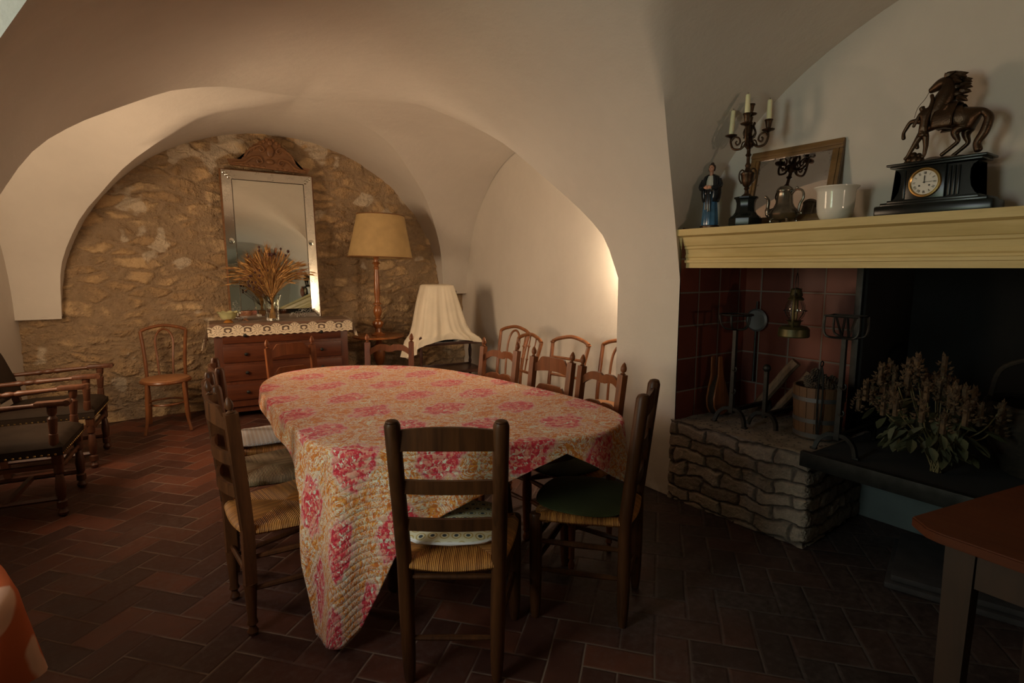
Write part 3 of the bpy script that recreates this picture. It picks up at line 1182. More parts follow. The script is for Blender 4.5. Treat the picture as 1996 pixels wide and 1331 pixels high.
def cushion(name, label, mat, loc, rz, r, th, sx=1.0, lobes=0.0, seam=False):
    bm = BM()
    n, m = 40, 7
    rings = []
    for j in range(-m, m + 1):
        a = j / m * PI / 2
        cr, cz = math.cos(a) ** .45, math.sin(a)
        ring = []
        for i in range(n):
            ph = 2 * PI * i / n
            q = r * (1 + lobes * math.cos(4 * ph)) / (abs(math.cos(ph)) ** 3.2 + abs(math.sin(ph)) ** 3.2) ** (1 / 3.2)
            ring.append(bm.verts.new((q * cr * math.cos(ph) * sx, q * cr * math.sin(ph), th * (.5 * cz + .5) + .003 * math.sin(9 * ph) * (1 - abs(cz)))))
        rings.append(ring)
    for a, b in zip(rings, rings[1:]):
        for i in range(n):
            bm.faces.new((a[i], a[(i + 1) % n], b[(i + 1) % n], b[i]))
    bm.faces.new(rings[0][::-1])
    bm.faces.new(rings[-1])
    o = obj(name, bm, mat, loc=loc)
    o.rotation_euler = (0, 0, rz)
    bm = BM()
    pts = [(r * (1 + lobes * math.cos(4 * p)) / (abs(math.cos(p)) ** 3.2 + abs(math.sin(p)) ** 3.2) ** (1 / 3.2) * sx * math.cos(p),
            r * (1 + lobes * math.cos(4 * p)) / (abs(math.cos(p)) ** 3.2 + abs(math.sin(p)) ** 3.2) ** (1 / 3.2) * math.sin(p), th * .5) for p in [2 * PI * i / 48 for i in range(48)]]
    tube(bm, pts, .003, 6, closed=True)
    obj('piping', bm, mat, o)
    return tag(o, label, 'cushion')


cushion('seat_cushion', 'cream cushion printed with small dark medallions, white edge, on the foreground chair', 'cush_a', (0.945, 1.775, 0.452), rzdir(.56, .83), .178, .044, 1.02)
cushion('seat_cushion', 'dark green padded cushion on the sideways chair by the fireplace', 'cushion_green', (1.54, 1.705, 0.452), rzdir(-.56, .83), .195, .020, 1.02, .02)
cushion('seat_cushion', 'blue and white checked cushion on the furthest left side chair', 'cush_b', (0.57, 3.39, 0.450), rzdir(1, -.1), .185, .026)
cushion('seat_cushion', 'dark green cushion half hidden under the hanging cloth corner, on the chair nearest the pier', 'cushion_green', (1.72, 2.08, 0.447), rzdir(-1, .02), .17, .018)


# ------------------------------------------------------------ bentwood chairs
def bent_chair(name, label, loc, rz, style='hoop', group=None, sh=.455, Hh=.87):
    t = thing(name, label, 'chair', loc, rz, group)
    R = .182
    bm = BM()
    lathe(bm, [(R * .5, sh - .018), (R, sh - .018), (R + .006, sh - .010), (R + .004, sh - .002), (R * .9, sh + .002), (R * .5, sh + .004), (0, sh + .005)], 36, sy=1.0, sx=1.0)
    obj('seat', bm, 'seat_ply', t)
    bm = BM()
    tube(bm, [((R + .004) * math.cos(a), (R + .004) * math.sin(a), sh - .024) for a in [2 * PI * i / 36 for i in range(36)]], .015, 8, closed=True)
    obj('seat_ring', bm, 'bent_wood', t)
    for s in (-1, 1):
        bm = BM()
        tube(bm, spline([(s * .135, .135, sh - .03), (s * .142, .155, .30), (s * .150, .17, .12), (s * .172, .20, 0)], 6), [.016] * 12 + [.014, .013, .013, .012, .012, .012, .012], 10)
        obj('leg', bm, 'bent_wood', t)
        bm = BM()
        tube(bm, spline([(s * .155, -.225, 0), (s * .145, -.175, .2), (s * .150, -.165, sh - .02), (s * .158, -.195, .65), (s * .178, -.245, Hh - .02)], 6), .0145, 10)
        obj('back_post', bm, 'bent_wood', t)
        if style == 'open':
            bm = BM()
            lathe(bm, [(.019, 0), (.021, .006), (.019, .012)], 12, (s * .176, -.243, Hh - .03))
            obj('collar', bm, 'bent_wood', t)
    bm = BM()
    tube(bm, spline([(-.178, -.245, Hh - .02), (-.12, -.254, Hh + .005), (0, -.262, Hh + .026), (.12, -.254, Hh + .005), (.178, -.245, Hh - .02)], 7), .0145, 10)
    obj('top_rail', bm, 'bent_wood', t)
    if style == 'hoop':
        bm = BM()
        tube(bm, spline([(-.055, -.178, sh), (-.062, -.20, .62), (-.070, -.235, .76), (-.045, -.252, .835), (0, -.258, .862), (.045, -.252, .835), (.070, -.235, .76), (.062, -.20, .62), (.055, -.178, sh)], 6), .0095, 8)
        obj('back_hoop', bm, 'bent_wood', t)
    elif style == 'spindle':
        for x in (-.075, 0, .075):
            bm = BM()
            z1 = Hh + .018 - abs(x) * .2
            turned(bm, (x, -.200, .60), (x * 1.15, -.258, z1 + .02), [(.006, 0), (.007, .3), (.012, .33), (.006, .36), (.006, .62), (.013, .66), (.006, .70), (.006, .9), (.009, .95), (.010, .98), (0, 1)], 8)
            obj('spindle', bm, 'bent_wood', t)
        bm = BM()
        tube(bm, spline([(-.155, -.190, .61), (0, -.205, .60), (.155, -.190, .61)], 6), .011, 8)
        obj('lower_rail', bm, 'bent_wood', t)
    elif style == 'open':
        for z, y in ((.60, -.187), (.73, -.215)):
            bm = BM()
            tube(bm, spline([(-.158, y, z), (0, y - .012, z), (.158, y, z)], 6), .011, 8)
            obj('lower_rail', bm, 'bent_wood', t)
    bm = BM()
    tube(bm, [(.148 * math.cos(a), .152 * math.sin(a), .235) for a in [2 * PI * i / 30 for i in range(30)]], .0095, 8, closed=True)
    obj('ring_stretcher', bm, 'bent_wood', t)
    for s in (-1, 1):
        bm = BM()
        tube(bm, spline([(s * .150, -.17, sh - .05), (s * .150, -.12, sh - .055), (s * .175, -.03, sh - .02)], 4), .007, 6)
        obj('brace', bm, 'bent_wood', t)
    return t


bent_chair('bentwood_chair', 'amber bentwood chair with hooped back alone against the stone wall, left of dresser', (0.20, 5.755, 0), rzdir(-.08, -1))
bent_chair('bentwood_chair', 'bentwood chair with inner hoop against the right wall, nearest the covered trolley', (2.575, 4.06, 0), rzdir(-.985, -.17), 'hoop')
bent_chair('bentwood_chair', 'bentwood chair with knobbed spindle back, against the right wall', (2.335, 3.57, 0), rzdir(-.99, .10), 'spindle')
bent_chair('bentwood_chair', 'bentwood chair with open framed back and two cross rails, against the right wall', (2.50, 3.20, 0), rzdir(-.985, -.17), 'open')
bent_chair('bentwood_chair', 'bentwood chair half hidden behind the edge of the white pier', (2.66, 2.87, 0), rzdir(-1, -.02), 'hoop')


# ------------------------------------------------------------ upholstered armchairs
def armchair(label, loc, rz):
    t = thing('armchair', label, 'armchair', loc, rz, None)
    w, d, sh = .255, .50, .40           # half width, depth, frame height; +y is forward
    legp = [(.014, 0), (.024, .02), (.028, .06), (.018, .10), (.016, .115), (.026, .13), (.026, .22), (.015, .24), (.022, .27), (.027, .42), (.019, .60), (.015, .62), (.024, .65), (.024, 1.0)]
    for s in (-1, 1):
        bm = BM()
        turned(bm, (s * (w - .02), 0, 0), (s * (w - .02), 0, sh), legp, 14)
        box(bm, (s * (w - .02), 0, sh - .04), (.048, .048, .10), bev=.003)
        obj('leg', bm, 'oak', t)
        bm = BM()
        tube(bm, [(s * (w - .03), -d + .02, 0), (s * (w - .03), -d, .2), (s * (w - .03), -d, sh), (s * (w - .03), -d - .07, .7), (s * (w - .03), -d - .155, .955)], [.018, .022, .022, .020, .018], 4, square=True, up=(0, 1, 0))
        po = obj('back_post', bm, 'oak', t)
        bm = BM()
        lathe(bm, [(.014, 0), (.022, .004), (.012, .010), (.010, .014), (.020, .022), (.021, .030), (.012, .040), (0, .046)], 12, (s * (w - .03), -d - .158, .955))
        obj('finial', bm, 'oak', po)
        # arm support and turned arm
        bm = BM()
        turned(bm, (s * (w - .02), -.01, sh), (s * (w - .015), .0, .645), [(.020, 0), (.024, .05), (.021, .35), (.016, .36), (.019, .40), (.024, .72), (.014, .78), (.022, .84), (.024, 1)], 14)
        obj('arm_post', bm, 'oak', t)
        bm = BM()
        turned(bm, (s * (w - .035), -d - .06, .635), (s * (w - .015), -.07, .657), [(.014, 0), (.019, .05), (.013, .12), (.017, .35), (.021, .40), (.013, .44), (.019, .48), (.019, .52), (.013, .56), (.021, .60), (.017, .66), (.013, .95), (.016, 1)], 12)
        box(bm, (s * (w - .015), .0, .662), (.062, .15, .030), bev=.009)
        turned(bm, (s * (w - .015) - .03, .072, .662), (s * (w - .015) + .03, .072, .662), [(.018, 0), (.019, .5), (.018, 1)], 12)
        obj('armrest', bm, 'oak', t)
        bm = BM()
        turned(bm, (s * (w - .02), 0, .105), (s * (w - .03), -d, .105), [(.014, 0), (.014, 1)], 4)
        obj('stretcher', bm, 'oak', t)
        bm = BM()
        tube(bm, [(s * (w - .02), 0, .30), (s * (w - .03), -d, .30)], .012, 4, square=True)
        obj('stretcher', bm, 'oak', t)
    bm = BM()
    tube(bm, [(-w + .02, -.25, .105), (w - .02, -.25, .105)], .013, 4, square=True)
    obj('stretcher', bm, 'oak', t)
    bm = BM()
    turned(bm, (-w + .02, 0, .28), (w - .02, 0, .28), [(.012, 0), (.012, .2), (.019, .25), (.012, .3), (.018, .5), (.012, .7), (.019, .75), (.012, .8), (.012, 1)], 10)
    obj('stretcher', bm, 'oak', t)
    # padded seat
    bm = BM()
    def f(u, v):
        a = (u * 2 - 1)
        b = (v * 2 - 1)
        k = (1 - a ** 6) * (1 - b ** 6)
        return Vector((a * (w + .012), -d / 2 + b * (d / 2 + .035), sh + .012 + .062 * max(0, k) ** .5 * (0.75 + .25 * (1 - a * a) * (1 - b * b))))
    grid(bm, f, 24, 24)
    box(bm, (0, -d / 2, sh - .010), (2 * w + .02, d + .066, .050))
    se = obj('seat', bm, 'leather', t, angle=60)
    bm = BM()
    for i in range(17):
        x = -w + 2 * w * i / 16
        sphere(bm, (x, .034, sh - .026), .0065, (1, .5, 1), 8, 5)
    for i in range(17):
        for s in (-1, 1):
            sphere(bm, (s * (w + .011), -d + d * i / 16, sh - .026), .0065, (.5, 1, 1), 8, 5)
    nl_ = obj('brass_nails', bm, 'brass', se)
    nl_['kind'] = 'stuff'
    # padded back leaning with the posts
    bm = BM()
    def g(u, v):
        a, b = u * 2 - 1, v * 2 - 1
        k = max(0, (1 - a ** 8) * (1 - b ** 8)) ** .5
        z = .50 + .34 * v
        y = -d - .07 - (z - .70) * .33 if z > .4 else -d
        return Vector((a * (w - .045), y + .012 + .045 * k, z))
    grid(bm, g, 20, 20, flip=True)
    def g2(u, v):
        a = u * 2 - 1
        z = .50 + .34 * v
        return Vector((a * (w - .045), -d - .07 - (z - .70) * .33 - .02, z))
    grid(bm, g2, 4, 4)
    ba = obj('backrest', bm, 'leather', t, angle=60)
    bm = BM()
    for i in range(15):
        z = .51 + .32 * i / 14
        for s in (-1, 1):
            sphere(bm, (s * (w - .055), -d - .07 - (z - .70) * .33 + .022, z), .006, (1, .5, 1), 8, 5)
    q = obj('brass_nails', bm, 'brass', ba)
    q['kind'] = 'stuff'
    for z, r in ((.865, .012), (.945, .017)):
        bm = BM()
        y = -d - .07 - (z - .70) * .33
        tube(bm, [(-w + .03, y, z), (w - .03, y, z)], r, 4, square=True)
        obj('back_rail', bm, 'oak', t)
    for i in range(7):
        x = (-3 + i) * .052
        bm = BM()
        turned(bm, (x, -d - .07 - .165 * .33, .87), (x, -d - .07 - .245 * .33, .94), [(.006, 0), (.012, .25), (.006, .45), (.006, .55), (.012, .75), (.006, 1)], 8)
        obj('baluster', bm, 'oak', t)
    return t


ARX = rzdir(.99, -.13)
armchair('dark oak armchair with brown leather seat, nearer of the two at the left edge', (-0.385, 4.235, 0), ARX)
armchair('dark oak armchair with brown leather seat and balustered back, closer to the stone wall', (-0.275, 5.105, 0), ARX)

# ------------------------------------------------------------ dining table and quilt
OUTL = [(.51, 2.15), (.59, 1.95), (.85, 1.79), (1.15, 1.66), (1.45, 1.57), (1.70, 1.65), (1.81, 1.85), (1.82, 2.2), (1.74, 2.8), (1.6, 3.28), (1.29, 3.6), (.98, 3.71), (.70, 3.6), (.54, 3.25), (.51, 2.7)]
OC = spline([(x, y, 0) for x, y in OUTL], 16, closed=True)
cen = Vector((1.17, 2.62, 0))
tb = thing('dining_table', 'large dining table hidden under the red and orange quilt, dark turned legs beneath', 'table', (cen.x, cen.y, 0))
bm = BM()
A = [bm.verts.new(((p.x - cen.x) * .965, (p.y - cen.y) * .975, .728)) for p in OC]
B = [bm.verts.new(((p.x - cen.x) * .965, (p.y - cen.y) * .975, .752)) for p in OC]
for i in range(len(A)):
    j = (i + 1) % len(A)
    bm.faces.new((A[i], A[j], B[j], B[i]))
bm.faces.new(A[::-1])
bm.faces.new(B)
obj('tabletop', bm, 'dark_wood', tb)
bm = BM()
tube(bm, [((p.x - cen.x) * .80, (p.y - cen.y) * .86, .685) for p in OC[::6]], .04, 4, closed=True, square=True)
obj('apron', bm, 'dark_wood', tb)
for x, y in ((-.30, -.40), (.17, -.58), (-.36, .62), (.24, .55)):
    bm = BM()
    turned(bm, (x, y, 0), (x, y, .73), [(.02, 0), (.03, .02), (.034, .05), (.022, .09), (.03, .14), (.04, .22), (.044, .42), (.03, .6), (.022, .63), (.036, .67), (.036, 1)], 16)
    obj('leg', bm, 'dark_wood', tb)

# quilt: flat over the top, then a hem drop that varies round the table
DROP = [  # x, y on outline, drop, flare
    (.52, 3.12, .07, .012), (.512, 2.80, .105, .015), (.505, 2.45, .12, .015), (.505, 2.26, .15, .012), (.507, 2.17, .22, .02), (.511, 2.10, .48, .05), (.525, 2.045, .742, .055), (.555, 2.0, .755, .06), (.59, 1.955, .755, .05),
    (.63, 1.925, .70, .03), (.68, 1.885, .56, .02), (.735, 1.852, .42, .010), (.762, 1.84, .36, .008), (.785, 1.827, .305, .010), (.87, 1.782, .285, .012), (.99, 1.725, .21, .012), (1.136, 1.665, .15, .015), (1.23, 1.63, .105, .015),
    (1.336, 1.591, .066, .014), (1.437, 1.571, .12, .02), (1.563, 1.585, .20, .03), (1.66, 1.62, .27, .045), (1.74, 1.70, .30, .055), (1.79, 1.79, .24, .04), (1.82, 1.95, .15, .02), (1.82, 2.2, .10, .015), (1.74, 2.8, .10, .015), (1.6, 3.28, .12, .02),
    (1.29, 3.6, .14, .02), (.98, 3.71, .14, .02), (.70, 3.6, .10, .015), (.60, 3.43, .06, .010)]
fine = spline([(x, y, 0) for x, y in OUTL], 40, closed=True)
NF = len(fine)


def nearest(x, y):
    return min(range(NF), key=lambda i: (fine[i].x - x) ** 2 + (fine[i].y - y) ** 2)


keys = sorted((nearest(x, y), L, f) for x, y, L, f in DROP)


def drop(i):
    for a in range(len(keys)):
        k0 = keys[a]
        k1 = keys[(a + 1) % len(keys)]
        i0, i1 = k0[0], k1[0]
        if a == len(keys) - 1:
            i1 += NF
        ii = i if i >= i0 else i + NF
        if i0 <= ii <= i1:
            t = (ii - i0) / max(1, i1 - i0)
            return lerp(k0[1], k1[1], t), lerp(k0[2], k1[2], t)
    return keys[0][1], keys[0][2]


bm = BM()
lay = bm.loops.layers.uv.verify()
cq = Vector((1.17, 2.62, 0))
NR = 16     # rings on the top
ND = 44     # rings down the drop
rb = 0.016  # rounding at the table edge
rows, uvs = [], []
for i in range(NF):
    p = fine[i]
    tg = (fine[(i + 1) % NF] - fine[i - 1]).normalized()
    nrm = Vector((tg.y, -tg.x, 0))
    if nrm.dot(p - cq) < 0:
        nrm = -nrm
    L, fl = drop(i)
    col, cu = [], []
    for k in range(NR + 1):
        t = (k / NR)
        q = cq.lerp(p, t)
        q = q - nrm * rb * (t ** 8)
        q.z = .772 + .0025 * noise.noise(q * 6)
        col.append(q)
        cu.append((q.x, q.y))
    for k in range(1, ND + 1):
        s = L * k / ND
        if s < rb * PI / 2:
            a = s / rb
            off, dz = -rb + rb * math.sin(a), rb - rb * math.cos(a)
        else:
            s2 = s - rb * PI / 2
            off, dz = fl * (s2 / max(L, .001)) ** 1.2, rb + s2
        fold = 0.013 * min(1, s / .25) * math.sin(i * 2 * PI / 31.0 + 1.5 * s) + 0.010 * min(1, s / .3) * noise.noise(Vector((p.x * 5, p.y * 5, s * 4)))
        q = p + nrm * (off + fold)
        q.z = max(.772 - dz, 0.006 + 0.004 * (k % 2))
        col.append(q)
        uvp = p + nrm * (s * 1.0)
        cu.append((uvp.x, uvp.y))
    rows.append([bm.verts.new(q) for q in col[1:]])
    uvs.append(cu[1:])
cv = bm.verts.new((cq.x, cq.y, .773))
for i in range(NF):
    j = (i + 1) % NF
    f = bm.faces.new((cv, rows[i][0], rows[j][0]))
    for lp, uv in zip(f.loops, ((cq.x, cq.y), uvs[i][0], uvs[j][0])):
        lp[lay].uv = uv
    for k in range(len(rows[i]) - 1):
        f = bm.faces.new((rows[i][k], rows[i][k + 1], rows[j][k + 1], rows[j][k]))
        for lp, uv in zip(f.loops, (uvs[i][k], uvs[i][k + 1], uvs[j][k + 1], uvs[j][k])):
            lp[lay].uv = uv
bmesh.ops.recalc_face_normals(bm, faces=bm.faces)
q = obj('quilted_tablecloth', bm, 'quilt', angle=80)
sol = q.modifiers.new('thick', 'SOLIDIFY')
sol.thickness = 0.006
sol.offset = -1
tag(q, 'quilted cloth with red flowers and orange scrolls covering the dining table', 'tablecloth')

# ------------------------------------------------------------ dresser and what stands on it
DR = thing('dresser', 'reddish wooden chest of drawers with lace runner against the stone wall', 'dresser', (1.19, 5.655, 0), -0.11)
DR.scale = (1, 1, .973)
bm = BM()
box(bm, (0, .225, .51), (1.20, .43, .78), bev=.004)
obj('carcass', bm, 'dresser_dark', DR)
bm = BM()
box(bm, (0, .215, .918), (1.26, .47, .026), bev=.006)
obj('dresser_top', bm, 'dresser', DR)
bm = BM()
box(bm, (0, .235, .09), (1.12, .38, .06))
for s in (-1, 1):
    box(bm, (s * .55, .04, .06), (.08, .08, .12), bev=.006, taper=(1.2, 1.2))
    box(bm, (s * .55, .41, .06), (.08, .06, .12), bev=.006)
obj('plinth', bm, 'dresser_dark', DR)
for k, z in enumerate((.815, .635, .455, .265)):
    bm = BM()
    box(bm, (0, .004, z), (1.06, .022, .155 if k else .150), bev=.005)
    d = obj('drawer', bm, 'dresser', DR)
    for s in (-1, 1):
        bm = BM()
        lathe(bm, [(.006, 0), (.008, .008), (.016, .014), (.017, .020), (.010, .027), (0, .029)], 12, (s * .34, -.008, z), (0, -1, 0))
        obj('knob', bm, 'iron', d)
    bm = BM()
    lathe(bm, [(.018, 0), (.014, .004), (.006, .006)], 10, (0, -.007, z), (0, -1, 0))
    obj('keyhole_plate', bm, 'iron', d)


def m_lace():
    t = NT('cotton_lace')
    u, v, _ = t.sep(t.n('ShaderNodeUVMap').outputs[0])
    # v: distance from hem (m); u: along (m)
    pu = (u / 0.165)
    cell = pu.fract() - 0.5
    y = v - 0.050
    cx = cell * 0.165
    r = (cx * cx + y * y).sqrt()
    ang = t.math('ARCTAN2', y, cx)
    pet = (ang * 5.0).sin().abs()
    flower = t.step(r, .046, .040) * t.step(pet, .30, .45) + t.step(r, .052, .049) * t.step(r, .043, .046) + t.step(r, .011, .008)
    cell2 = ((pu + 0.5).fract() - 0.5) * 0.165
    r2 = (cell2 * cell2 * .45 + y * y).sqrt()
    dia = t.step((r2 * 240.0).sin(), .0, .35) * t.step(r2, .036, .033)
    mesh = ((u * 700.0).sin() * (v * 700.0).sin())
    net = t.step(mesh, .25, .45) * .55
    hem = t.step(v, .018, .012)
    scal = t.step((((u * (PI / .030)).sin().abs() * .010 + .022) - v).abs(), .006, .003)
    big = t.step(v, .11, .115)
    a = flower.max(dia).max(net).max(hem).max(scal)
    a = a.min(1.0)
    t.set((0.80, 0.66, 0.48), .9)
    t.link(a, t.b.inputs['Alpha'])
    return t.m


M['lace'] = m_lace()
bm = BM()
lay = bm.loops.layers.uv.verify()
w_, zt = .645, .9095
def lace_front(u, v):
    x = -w_ + 2 * w_ * u
    hem_ = .122 - .010 * abs(math.sin(x * PI / .06)) * 1.0
    y = -.026 - .006 * math.sin(x * 18) * v
    return Vector((x, y, zt - hem_ * v))
grid(bm, lace_front, 160, 6, lambda u, v: (2 * w_ * u, .112 * (1 - v)))
grid(bm, lambda u, v: Vector((-w_ + 2 * w_ * u, -.026 + .46 * v, zt)), 20, 8, lambda u, v: (2 * w_ * u, .10 + .46 * v))
for s in (-1, 1):
    def side(u, v):
        y = -.026 + .46 * u
        h = (.185 if s > 0 else .235) * (1 - .25 * u)
        return Vector((s * (w_ + .004 + .05 * v * (1 - u) + .008 * math.sin(u * 20) * v), y, zt - h * v))
    grid(bm, side, 40, 8, lambda u, v: (.46 * u, .20 * (1 - v)))
lr = obj('lace_runner', bm, 'lace', loc=DR.location)
lr.rotation_euler = DR.rotation_euler
tag(lr, 'cream crochet lace runner with scalloped edge lying on the dresser', 'runner')

# mirror
def m_mirror(name, tint, rough=0.015):
    t = NT(name)
    t.set(tuple(tint), rough, 1.0)
    return t.m


M['mirror'] = m_mirror('silvered_glass', (0.86, 0.87, 0.80))


def m_mirror_edge():
    t = NT('etched_silvered_border')
    c = t.coord()
    f = t.step(E(t, t.voro(c, 42.0, 'DISTANCE_TO_EDGE').outputs['Distance']), .05, .02)
    n, _ = t.noise(c, 7, 2)
    m = f * t.step(n, .50, .58)
    t.set(t.mix(m, (.86, .85, .80), (.55, .52, .46)), m * .4 + .06, 1.0)
    return t.m


M['mirror_edge'] = m_mirror_edge()
mi = thing('wall_mirror', 'tall mirror with etched glass border leaning on the wall above the dresser', 'mirror', (1.225, 6.055, .909))
mi.rotation_euler = (math.radians(-4.5), 0, 0)
mw, mh = .425, 1.455
bm = BM()
box(bm, (0, .022, mh / 2), (2 * mw + .03, .032, mh + .02), bev=.004)
obj('backing_frame', bm, 'crest', mi)
bm = BM()
box(bm, (0, -.006, mh / 2), (2 * (mw - .088), .008, mh - .176), bev=.002)
obj('mirror_glass', bm, 'mirror', mi, smooth=False)
for s in (-1, 1):
    bm = BM()
    x0, x1 = s * mw, s * (mw - .09)
    prism(bm, [(x0, 0), (x0, mh), (x1, mh - .09), (x1, .09)], -.012, .004)
    for v in bm.verts:
        if abs(v.co.x - x0) < .001 and v.co.y < 0:
            v.co.y += .008
    obj('mirror_border', bm, 'mirror_edge', mi, smooth=False)
    bm = BM()
    z0, z1 = (0, .09) if s < 0 else (mh, mh - .09)
    prism(bm, [(-mw, z0), (mw, z0), (mw - .09, z1), (-mw + .09, z1)], -.012, .004)
    for v in bm.verts:
        if abs(v.co.z - z0) < .001 and v.co.y < 0:
            v.co.y += .008
    obj('mirror_border', bm, 'mirror_edge', mi, smooth=False)
    for zz in (.045, mh - .045):
        bm = BM()
        a = PI / 4 if (zz > 1) == (s > 0) else -PI / 4
        for k in (-.03, 0, .03):
            sphere(bm, (s * (mw - .045) + k * math.cos(a) * (1 if True else 1), -.014, zz + k * math.sin(a)), .022, (.8, .35, .8), 10, 6)
        obj('corner_rosette', bm, 'mirror', mi)
    bm = BM()
    lathe(bm, [(.030, 0), (.027, .006), (.017, .007), (.015, .013), (0, .016)], 8, (s * (mw - .045), -.012, mh * .53), (0, -1, 0))
    obj('side_rosette', bm, 'mirror', mi)
bm = BM()
pts = [(-mw + .088, .088, 0), (mw - .088, .088, 0), (mw - .088, mh - .088, 0), (-mw + .088, mh - .088, 0)]
P4 = [(x, -.013, z) for x, z, _ in pts]
for i in range(4):
    tube(bm, [P4[i], P4[(i + 1) % 4]], .0035, 6)
obj('inner_bead', bm, 'pewter', mi)

# carved crest on the wall above the mirror
cr_ = thing('carved_pediment', 'carved walnut pediment fixed to the stone wall above the mirror', 'pediment', (1.245, 6.145, 2.395))
cr_.rotation_euler = (0, 0.035, 0)
bm = BM()
half = [(0, .30), (.035, .292), (.06, .27), (.075, .262), (.10, .262), (.118, .235), (.15, .225), (.165, .195), (.19, .185), (.20, .15), (.225, .14), (.232, .10), (.25, .085), (.265, .062), (.385, .052), (.37, .02), (.36, .0)]
outl = [(-x, z) for x, z in half[::-1]] + half[1:]
prism(bm, outl, -.012, .03)
obj('carved_board', bm, 'crest', cr_, angle=30)
for s in (-1, 1):
    bm = BM()
    tube(bm, spline([(s * .34, -.014, .022), (s * .24, -.02, .035), (s * .17, -.022, .09), (s * .10, -.022, .10), (s * .075, -.02, .06), (s * .11, -.02, .045), (s * .125, -.018, .07)], 6), [.013] * 20 + [.010] * 17, 8)
    obj('scroll', bm, 'crest', cr_)
    bm = BM()
    tube(bm, spline([(s * .235, -.014, .09), (s * .20, -.02, .15), (s * .15, -.022, .19), (s * .09, -.022, .215), (s * .055, -.02, .18), (s * .08, -.02, .16), (s * .10, -.016, .18)], 6), [.011] * 20 + [.009] * 17, 8)
    obj('scroll', bm, 'crest', cr_)
    bm = BM()
    for k in range(7):
        sphere(bm, (s * (.03 + .03 * k), -.014, .282 - .024 * k), .017, (1, .6, 1.2), 8, 6)
    for k in range(5):
        sphere(bm, (s * (.06 + .05 * k), -.012, .012), .014, (1.4, .5, .8), 8, 6)
    obj('leaf_carving', bm, 'crest', cr_)
bm = BM()
sphere(bm, (0, -.018, .17), .040, (.9, .5, 1.5), 14, 10)
sphere(bm, (0, -.02, .255), .026, (1, .6, 1.1), 12, 8)
sphere(bm, (0, -.018, .07), .030, (1.3, .5, .9), 12, 8)
obj('cartouche', bm, 'crest', cr_)


def m_glass(name, col=(1, 1, 1), rough=0.02):
    t = NT(name)
    t.set(tuple(col), rough, 0.0, 0.5)
    t.b.inputs['Transmission Weight'].default_value = 1.0
    t.b.inputs['IOR'].default_value = 1.45
    return t


M['glass'] = m_glass('clear_cut_glass', (.96, .98, .95)).m
g_ = m_glass('yellow_pressed_glass', (.80, .78, .42), .12)
g_.b.inputs['Transmission Weight'].default_value = 0.45
M['glass_y'] = g_.m
g_ = m_glass('amber_glass', (.60, .26, .06), .1)
g_.b.inputs['Transmission Weight'].default_value = 0.4
M['glass_amber'] = g_.m

# fluted glass vase
vz = thing('glass_vase', 'fluted clear glass vase of dried wheat on the lace runner', 'vase', (1.125, 5.80, .909))
bm = BM()
n, rows = 36, []
VP = [(0.0, .004), (.040, .004), (.052, .0), (.054, .02), (.056, .08), (.066, .16), (.082, .235), (.088, .250), (.083, .248), (.076, .225), (.060, .15), (.050, .08), (.046, .03), (.0, .022)]
for r, z in VP:
    if r == 0:
        rows.append([bm.verts.new((0, 0, z))])
    else:
        rows.append([bm.verts.new((r * (1 + .035 * math.cos(12 * a)) * math.cos(a), r * (1 + .035 * math.cos(12 * a)) * math.sin(a), z + (.006 * math.cos(12 * a) if z > .22 else 0))) for a in [2 * PI * i / n for i in range(n)]])
for a, b in zip(rows, rows[1:]):
    for j in range(n):
        k = (j + 1) % n
        if len(a) == 1:
            bm.faces.new((a[0], b[k], b[j]))
        elif len(b) == 1:
            bm.faces.new((a[j], a[k], b[0]))
        else:
            bm.faces.new((a[j], a[k], b[k], b[j]))
obj('vase_body', bm, 'glass', vz)

M['straw'] = m_plain('dried_wheat', (0.50, 0.27, 0.085), 0.7, var=.35, scale=30)
M['straw2'] = m_plain('dried_grass_red', (0.30, 0.13, 0.05), 0.8, var=.3, scale=30)
M['pod'] = m_plain('dark_seed_head', (0.065, 0.022, 0.018), 0.7, var=.3)
rnd = random.Random(3)
bq = thing('dried_bouquet', 'bunch of dried wheat and dark seed heads standing in the glass vase', 'dried flowers', (1.125, 5.80, .933))
bs, bh, b2 = BM(), BM(), BM()
for i in range(240):
    a = rnd.uniform(0, 2 * PI)
    sp = rnd.uniform(.01, .26) if rnd.random() < .8 else rnd.uniform(.22, .34)
    h = rnd.uniform(.50, .66) - sp * .55
    dx, dy = math.cos(a) * sp * 1.1, math.sin(a) * sp * .45
    p0 = Vector((math.cos(a) * -.028, math.sin(a) * -.028, 0))
    p1 = Vector((math.cos(a) * .02, math.sin(a) * .02, .20))
    p2 = Vector((dx * .55, dy * .55, .2 + (h - .2) * .66 + .02))
    p3 = Vector((dx, dy, h))
    pt = spline([p0, p1, p2, p3], 5)
    tube(bs, pt, .0016, 4, cap=False)
    d = (p3 - p2).normalized()
    droop = (d + Vector((math.cos(a) * .7, math.sin(a) * .3, -.55)) * max(0, (sp - .14) * 5.5)).normalized()
    hb = bh if rnd.random() < .72 else b2
    lathe(hb, [(.002, 0), (.006, .012), (.0065, .03), (.004, .052), (0, .062)], 5, p3, droop)
    for k in range(4):
        e = (droop + Vector((rnd.uniform(-.35, .35), rnd.uniform(-.35, .35), rnd.uniform(-.35, .35)))).normalized()
        tube(hb, [p3 + droop * .02, p3 + droop * .03 + e * .075], [.0011, .0003], 3, cap=False)
o = obj('wheat_stems', bs, 'straw', bq)
o['kind'] = 'stuff'
o = obj('wheat_ears', bh, 'straw', bq)
o['kind'] = 'stuff'
o = obj('red_grass_heads', b2, 'straw2', bq)
o['kind'] = 'stuff'
